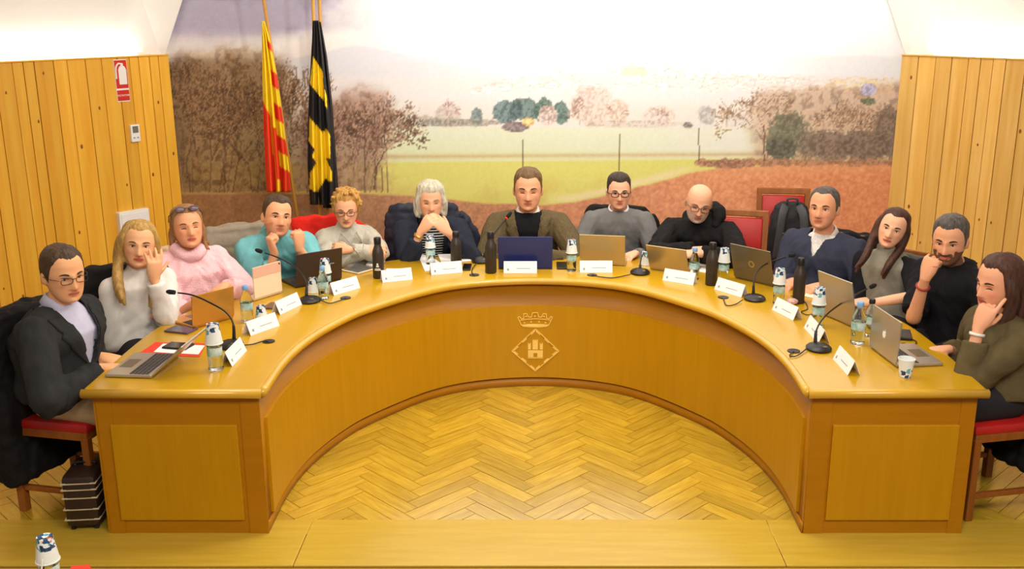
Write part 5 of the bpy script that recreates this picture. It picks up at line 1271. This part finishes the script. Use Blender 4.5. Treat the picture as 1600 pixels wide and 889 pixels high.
# 5 curly blonde
def x5(C):
    b = MB(); gb = C['top'][1]; P = [C['on_chest'](gb, t, x_, .006) - C['o3'] for t, x_ in [(.93, -.05), (.85, -.035), (.75, -.015), (.68, 0), (.75, .015), (.85, .035), (.93, .05)]]
    b.tube(spline(P, 24), .003, 6); b.build('necklace', mat('silver_chain', (206, 200, 186), .3, metal=.8, var=.05), C['root'], True)
PEOPLE[len(PEOPLE) + 1] = person('person with curly blonde updo and glasses, arms crossed', (541, 328, 2.32), 1.03, 8, 4, 0, 22, 1.0, lean=.10, skin=(220, 158, 128), jaw=.92, drop=.165, shw=0.142,
       armR=dict(w=(574, 392, 2.06), e=(500, 405, 2.1), d=(1, .1, 0), n=(0, .8, -.6), curl=.5), armL=dict(w=(545, 390, 2.00), e=(600, 400, 2.15), d=(-1, .1, .1), n=(0, .8, -.6), curl=.5),
       top=dict(name='sweater', m=m_lgrey, g=.014, neck=(.045, .062, .060), wr=.008), brow=(130, 92, 52), eyes='closed', glasses=dict(w=.025, h=.017, r=.0022, m=mat('tortoise_frame', (110, 60, 40), .4, var=.2)),
       hairfn=hair_shell(H_curl, 0.081, 0.057, -.04, -.03, -.06, -.08, .026, .014, .022, .012, 60, seed=8, curls=110), extra=x5)
# 6 silver bob, clasped hands
def x6(C):
    gb = C['under'][1]
    for t in np.linspace(.30, .86, 12):
        b = MB(); rows = []
        for dt in (-.008, .008): rows.append([C['on_chest'](gb, t + dt, x_, .0016) - C['o3'] for x_ in np.linspace(-.085, .085, 11)])
        b.add(rows[0] + rows[1], [(j, j + 1, 12 + j, 11 + j) for j in range(10)]); b.build('stripe', m_wshirt, C['root'], True)
PEOPLE[len(PEOPLE) + 1] = person('person with a silver bob in a navy cardigan, hands clasped', (673, 314, 2.46), 1.10, 8, 1, 0, 10, 1.10, lean=.16, skin=(218, 158, 128), jaw=.97, drop=.165, nback=.05, shw=0.159, build=1.08,
       armR=dict(w=(657, 362, 2.22), e=(638, 400, 2.28), d=(.75, -.05, .85), n=(.5, .8, -.3), curl=.45, thumb=.4), armL=dict(w=(701, 364, 2.22), e=(727, 395, 2.28), d=(-.75, -.05, .85), n=(-.5, .8, -.3), curl=.45, thumb=.4),
       under=dict(name='striped_top', m=m_blackw, g=-.004), top=dict(name='cardigan', m=m_navy, g=.014, sl=both(.92), cut=(.0, .055, .085), wr=.008), brow=(150, 130, 104), eyes='closed', extra=x6,
       watch=('R', mat('gold_watch', (206, 166, 84), .3, metal=.8, var=.05)),
       hairfn=hair_shell(H_grey, 0.071, 0.042, -.05, -.09, -.10, -.105, .024, .020, .026, .008, 30, seed=9, strands=[([(-.06, -.03, .07), (-.086, -.02, .0), (-.088, .0, -.07), (-.08, -.02, -.115)], [.02, .024, .024, .012]), ([(.06, -.03, .07), (.086, -.02, .0), (.088, .0, -.07), (.08, -.02, -.115)], [.02, .024, .024, .012])]))
# 7 tweed jacket at the centre
def x7(C):
    lapels(C, m_tweed, .30, .02, .080, .062); ring_collar(C, m_wshirt, .060, .03, .014)
PEOPLE[len(PEOPLE) + 1] = person('man in an olive tweed jacket over black pullover, seated centrally', (825, 297, 2.6), 1.27, 0, 0, 0, 0, 1.24, lean=.10, skin=(214, 154, 124), drop=.165, nback=.02, shw=0.163, 
       armR=dict(w=(806, 402, 2.24), e=(768, 405, 2.4), d=(.3, -1, -.1)), armL=dict(w=(852, 402, 2.24), e=(892, 400, 2.4), d=(-.3, -1, -.1)),
       under=dict(name='pullover', m=m_blackw, g=-.002), top=dict(name='jacket', m=m_tweed, g=.014, cut=(.22, .03, .085), wr=.007), extra=x7, brow=(84, 58, 38), eyes='closed', beard=((170, 120, 92), .25, -.045),
       hairfn=hair_shell(H_mid, 0.083, 0.057, -.03, .005, -.04, -.08, .018, .006, .010, .004, seed=10, quiff=.004))
# 8 grey sweater
PEOPLE[len(PEOPLE) + 1] = person('man in a grey sweater and glasses looking at a champagne laptop', (967, 300, 2.6), 1.07, 0, 0, 0, -4, 1.10, lean=.10, skin=(220, 160, 134), drop=.165, nback=.02, shw=0.159,
       armR=dict(w=(930, 402, 2.3), e=(905, 410, 2.45), d=(.3, -1, -.1)), armL=dict(w=(992, 396, 2.3), e=(1020, 405, 2.45), d=(-.6, -.8, -.05), curl=.4),
       top=dict(name='sweater', m=m_greyw, g=.012, wr=.006), collar=lambda C: ring_collar(C, m_wshirt, .066, .034, .010), glasses=dict(w=.025, h=.017, r=.0024), brow=(48, 36, 28), eyes='open', beard=((150, 110, 90), .25, -.045),
       hairfn=hair_shell(H_dark, 0.085, 0.062, -.03, .01, -.03, -.06, .022, .005, .008, .004, seed=11, quiff=.008))
# 9 bald, black hooded jacket
def x9(C):
    b = MB(); nb, o3 = C['nb'], C['o3']; P = spline([nb + C['lft'] * x_ + C['fwd'] * y_ + C['up'] * z_ - o3 for x_, y_, z_ in [(-.10, .03, -.02), (-.085, -.06, .02), (0, -.11, .03), (.09, -.08, .06), (.125, .0, .03), (.10, .06, -.04)]], 22)
    b.tube(P, np.interp(np.linspace(0, 1, 22), [0, .3, .6, .8, 1], [.022, .035, .045, .045, .02]), 12); me = remeshed(b, .009, 2); V = verts_of(me); set_verts(me, V + normals_of(me) * (nz3(V, 20, 9) * .012)[:, None]); link('hood', me, m_blackh, C['root'], True, fix=False)
PEOPLE[len(PEOPLE) + 1] = person('bald man with grey beard and glasses in a black hooded jacket', (1092, 318, 2.36), 1.12, -4, 12, 8, -18, 1.16, lean=.20, skin=(214, 156, 130), drop=.150, nback=.07, shw=0.163, build=1.1, jaw=1.03,
       armR=dict(w=(1088, 391, 2.06), e=(1030, 398, 2.16), d=(1, -.05, -.05), n=(0, .3, -1)), armL=dict(w=(1092, 396, 2.02), e=(1148, 398, 2.12), d=(-1, .0, -.05), n=(0, .3, -1)),
       top=dict(name='jacket', m=m_blackh, g=.014, neck=(.02, .07, .066), wr=.009), hairfn='bald', beard=((176, 166, 156), .9, -.034), brow=(110, 96, 84), eyes='closed', glasses=dict(w=.026, h=.017, r=.0018), extra=x9)
# 10 navy fleece
def x10(C): ring_collar(C, m_check, .064, .032, .014)
PEOPLE[len(PEOPLE) + 1] = person('man in a navy fleece with open collar beside the backpack chair', (1287, 326, 1.86), 1.15, -32, -6, 0, -42, 1.20, lean=.04, skin=(206, 146, 116), drop=.185, shw=0.163, build=1.05,
       armR=dict(w=(1238, 440, 1.62), e=(1222, 450, 1.85), d=(-.7, -.8, -.1)), armL=dict(w=(1290, 446, 1.5), e=(1340, 460, 1.55), d=(-1, -.3, -.1)),
       under=dict(m=m_check, g=.002), top=dict(name='fleece', m=m_navyf, g=.016, wr=.008, cut=(.70, .002, .05)), extra=x10, brow=(58, 48, 42), eyes='open', beard=((150, 112, 92), .25, -.04),
       hairfn=hair_shell(H_salt, 0.091, 0.067, -.02, .005, -.03, -.065, .013, .006, .010, .003, seed=13))
# 11 grey vest, long dark hair
PEOPLE[len(PEOPLE) + 1] = person('young person with long dark hair in a grey vest over black sleeves', (1395, 357, 1.42), 1.02, -26, -4, 14, -48, 1.02, lean=.02, skin=(220, 164, 136), jaw=.92, drop=.19, nback=.02, shw=0.142, bodyroll=-.03, build=.86,
       armR=dict(w=(1352, 470, 1.25), e=(1340, 450, 1.6), d=(-.8, -.4, -.05)), armL=dict(w=(1356, 474, 1.12), e=(1446, 500, .85), d=(-1, .05, .0), curl=.3),
       under=dict(name='black_top', m=m_blackw, g=.004, sl=dict(R=.55, L=.56)), top=dict(name='vest', m=m_vest, g=.014, sl=both(0), neck=(.05, .060, .057), wr=.006), brow=(48, 34, 26), eyes='open', lips=(180, 88, 86),
       hairfn=hair_shell(H_long, 0.087, 0.070, -.02, -.08, -.10, -.12, .014, .012, .018, .003, seed=14, strands=[([(-.05, .0, .09), (-.082, .01, .01), (-.085, .0, -.09), (-.080, -.08, -.2), (-.11, -.12, -.32)], [.02, .024, .026, .026, .016]), ([(.05, .0, .09), (.082, .01, .01), (.085, .0, -.09), (.06, -.09, -.2), (.05, -.12, -.30)], [.02, .024, .026, .026, .018]), ([(0, .07, .06), (0, .10, -.05), (0, .08, -.16)], [.04, .05, .04])]))
# 12 black T-shirt, fist at the mouth
def x12(C):
    Sx, E, W, _ = C['J']['R']; d = unit(W - E); P = E + (W - E) * .80; b = MB(); b.tube([P - d * .003, P + d * .003], [.036 * 1.0] * 2, 16); b.build('bracelet', mat('red_cord', (160, 50, 40), .6, var=.1), C['root'], True, loc=-C['o3'])
PEOPLE[len(PEOPLE) + 1] = person('bearded man in a black T-shirt holding a fist to his mouth', (1484, 376, .95), 1.13, -34, 6, 0, -62, 1.14, lean=.12, skin=(208, 148, 116), drop=.165, nback=.05, shw=0.159,
       armR=dict(w=(1446, 434, .80), e=(1424, 512, .80), d=(.25, .05, .9), n=(.7, .6, .1), curl=.95, thumb=.7), armL=dict(w=(1480, 565, .85), e=(1545, 540, .7), d=(-.8, .5, -.1), curl=.4),
       top=dict(name='tshirt', m=m_blackt, g=.014, sl=dict(R=.47, L=.55), neck=(.008, .070, .066), wr=.007), extra=x12, beard=((52, 40, 34), .85, -.032), brow=(44, 36, 32), eyes='open',
       hairfn=hair_shell(H_salt, 0.085, 0.062, -.03, .005, -.035, -.07, .018, .006, .010, .004, seed=15, quiff=.006))
# 13 olive shirt at the right end
PEOPLE[len(PEOPLE) + 1] = person('person with long brown hair in an olive shirt at the right end', (1560, 442, .34), 1.15, -72, 6, 4, -78, 1.12, lean=.06, skin=(210, 150, 122), jaw=.93, drop=.18, nback=.03, shw=0.138,
       armL=dict(w=(1529, 512, .22), e=(1496, 574, .20), d=(.35, .05, .9), n=(.65, .7, -.15), curl=.75, thumb=.9, point=.75), armR=dict(w=(1482, 546, .50), e=(1520, 560, .75), d=(-1, -.1, -.1), curl=.6),
       top=dict(name='shirt', m=m_olive, g=.016, neck=(.02, .064, .062), sl=dict(L=.93, R=.95), wr=.009), watch=('L', mat('white_watch', (226, 224, 216), .3, var=.03)), brow=(58, 38, 28), eyes='closed', lips=(176, 92, 84),
       hairfn=hair_shell(H_long, 0.087, 0.070, -.03, -.09, -.10, -.12, .018, .014, .02, .003, seed=16, strands=[([(.05, -.02, .09), (.084, -.01, .01), (.088, .0, -.08), (.075, -.04, -.18), (.05, -.07, -.26)], [.02, .026, .026, .026, .012]), ([(-.05, .0, .09), (-.084, .02, .01), (-.088, .03, -.09), (-.07, .0, -.2), (-.05, -.03, -.28)], [.02, .028, .028, .026, .012]), ([(.05, .06, .06), (.07, .09, -.05), (.07, .08, -.16), (.06, .06, -.25)], [.04, .045, .04, .02]), ([(-.04, .07, .06), (-.03, .10, -.05), (-.03, .09, -.2)], [.04, .05, .03])]))
# ================================================================== CHAIRS, COATS, BACKPACK
BODY = {1: 78, 2: 48, 3: 38, 4: 30, 5: 22, 6: 10, 7: 0, 8: -4, 9: -18, 10: -42, 11: -48, 12: -62, 13: -78}
CHL = {1: 'red leather chair under the man in the charcoal suit', 2: 'red leather chair under the blonde person in white', 3: 'red leather chair under the person in pink',
       4: 'red leather chair under the man in turquoise', 5: 'red leather chair under the curly blonde person', 6: 'red leather chair under the person with clasped hands',
       7: 'red leather chair under the man in tweed', 8: 'red leather chair under the man in the grey sweater', 9: 'red leather chair showing its wooden frame beside the bald man', 10: 'red leather chair under the man in the navy fleece',
       11: 'red leather chair under the person in the grey vest', 12: 'red leather chair under the bearded man in black', 13: 'red leather chair under the person in the olive shirt'}
CP = {}
for i, C in PEOPLE.items():
    p = C['pel'] + C['fwd'] * .03; a = BODY[i]
    if i == 9: q = py(1148, 340, 2.66); p = np.array([q[0] - .02, 2.52, 0]); a = -14
    co_ = chair(p[0], p[1], R(a), CHL[i])
    if i in (5, 7, 8): co_.scale = (1, 1, .91)
    CP[i] = (p[0], p[1], R(a))
q = py(1219, 298, 3.2)
chair(q[0], 2.96, R(-6), 'high-backed red leather chair with a black backpack on it', HC)
m_bcoat = fabric('black_coat', (24, 22, 22), .1, .3, 90, rough=.75); m_gcoat = fabric('grey_quilted_coat', (150, 136, 118), .1, .2, 60); m_rcoat = fabric('red_jacket', (206, 36, 26), .1, .15, 120)
m_ncoat = fabric('navy_puffer', (44, 46, 58), .15, .2, 40, rough=.55); m_ccoat = fabric('cream_coat', (214, 186, 150), .06, .2, 60); m_gr2 = fabric('grey_felt_coat', (112, 108, 100), .1, .3, 90); m_bl = fabric('blue_jacket', (36, 62, 120), .1, .2, 60)
coat(*CP[1], m_bcoat, 'long black coat hanging on the suited man\'s chair', 0.93, .16, .58, .16, .03)
coat(*CP[2], m_bcoat, 'black coat on the chair behind the white blouse', 0.95, .45, .54, .13, .02)
coat(*CP[3], m_ccoat, 'cream coat on the chair behind the pink sweater', 0.93, .5, .46, .09, .015)
coat(*CP[4], m_gcoat, 'grey quilted coat on the chair behind the turquoise sweatshirt', 0.93, .45, .60, .12, .015, quilt=.09, lean=-.10)
coat(*CP[5], m_rcoat, 'bright red jacket on the chair behind the curly blonde person', 0.92, .5, .52, .10, .015, lean=-.12)
coat(*CP[6], m_ncoat, 'dark navy puffer coat behind the silver-haired person', 0.94, .45, .60, .14, .022, quilt=.10, lean=-.03)
coat(*CP[8], m_bcoat, 'black coat on the chair behind the grey sweater', 0.92, .5, .54, .09, .012)
coat(*CP[10], m_bcoat, 'black coat on the chair behind the navy fleece', 0.93, .5, .58, .12, .022, lean=.08)
coat(*CP[11], m_gr2, 'grey felt coat on the chair behind the grey vest', 0.91, .5, .56, .10, .015, lean=.06)
coat(*CP[12], m_bl, 'blue jacket on the chair behind the man in black', 0.91, .5, .52, .10, .015, lean=.05)
coat(*CP[13], m_bcoat, 'black puffer coat hanging on the chair at the right end', 0.85, .2, .52, .16, .02, quilt=.09)
# backpack leaning on the high-backed chair
m_bag = fabric('black_nylon', (40, 40, 42), .15, .3, 120, rough=.6); m_strap = fabric('grey_webbing', (74, 74, 76), .1, .4, 200, rough=.7)
bp = thing('backpack', 'black backpack with padded straps on the high-backed chair', 'backpack', (q[0] + .01, 2.86, .472), R(-6))
b = MB(); b.loft([[(w_ * np.sign(math.cos(a)) * abs(math.cos(a)) ** .55, d_ * np.sign(math.sin(a)) * abs(math.sin(a)) ** .55 + yo, z) for a in np.linspace(0, 2 * math.pi, 24, endpoint=False)] for z, w_, d_, yo in [(0, .13, .07, .04), (.03, .155, .09, .04), (.2, .155, .095, .05), (.36, .14, .08, .06), (.44, .11, .06, .07), (.475, .06, .03, .075)]])
me = remeshed(b, .01, 3); V = verts_of(me); set_verts(me, V + normals_of(me) * (nz3(V, 14, 5) * .012)[:, None]); link('pack_body', me, m_bag, bp, True, fix=False)
for s in (-1, 1):
    b = MB(); P = spline([(s * .045, .02, .45), (s * .07, -.045, .40), (s * .085, -.065, .25), (s * .10, -.05, .08)], 20); b.tube(P, .03, 10, flat=((0, 1, 0), (.35, 1.0))); b.build('shoulder_strap', m_strap, bp, True)
b = MB(); b.tube(spline([(-.035, .03, .465), (-.03, .02, .50), (.03, .02, .50), (.035, .03, .465)], 14), .008, 8); b.build('grab_handle', m_strap, bp, True)
b = MB(); b.tube(spline([(-.085, -.066, .27), (0, -.058, .27), (.085, -.066, .27)], 8), .008, 8); b.build('chest_strap', m_strap, bp, True)
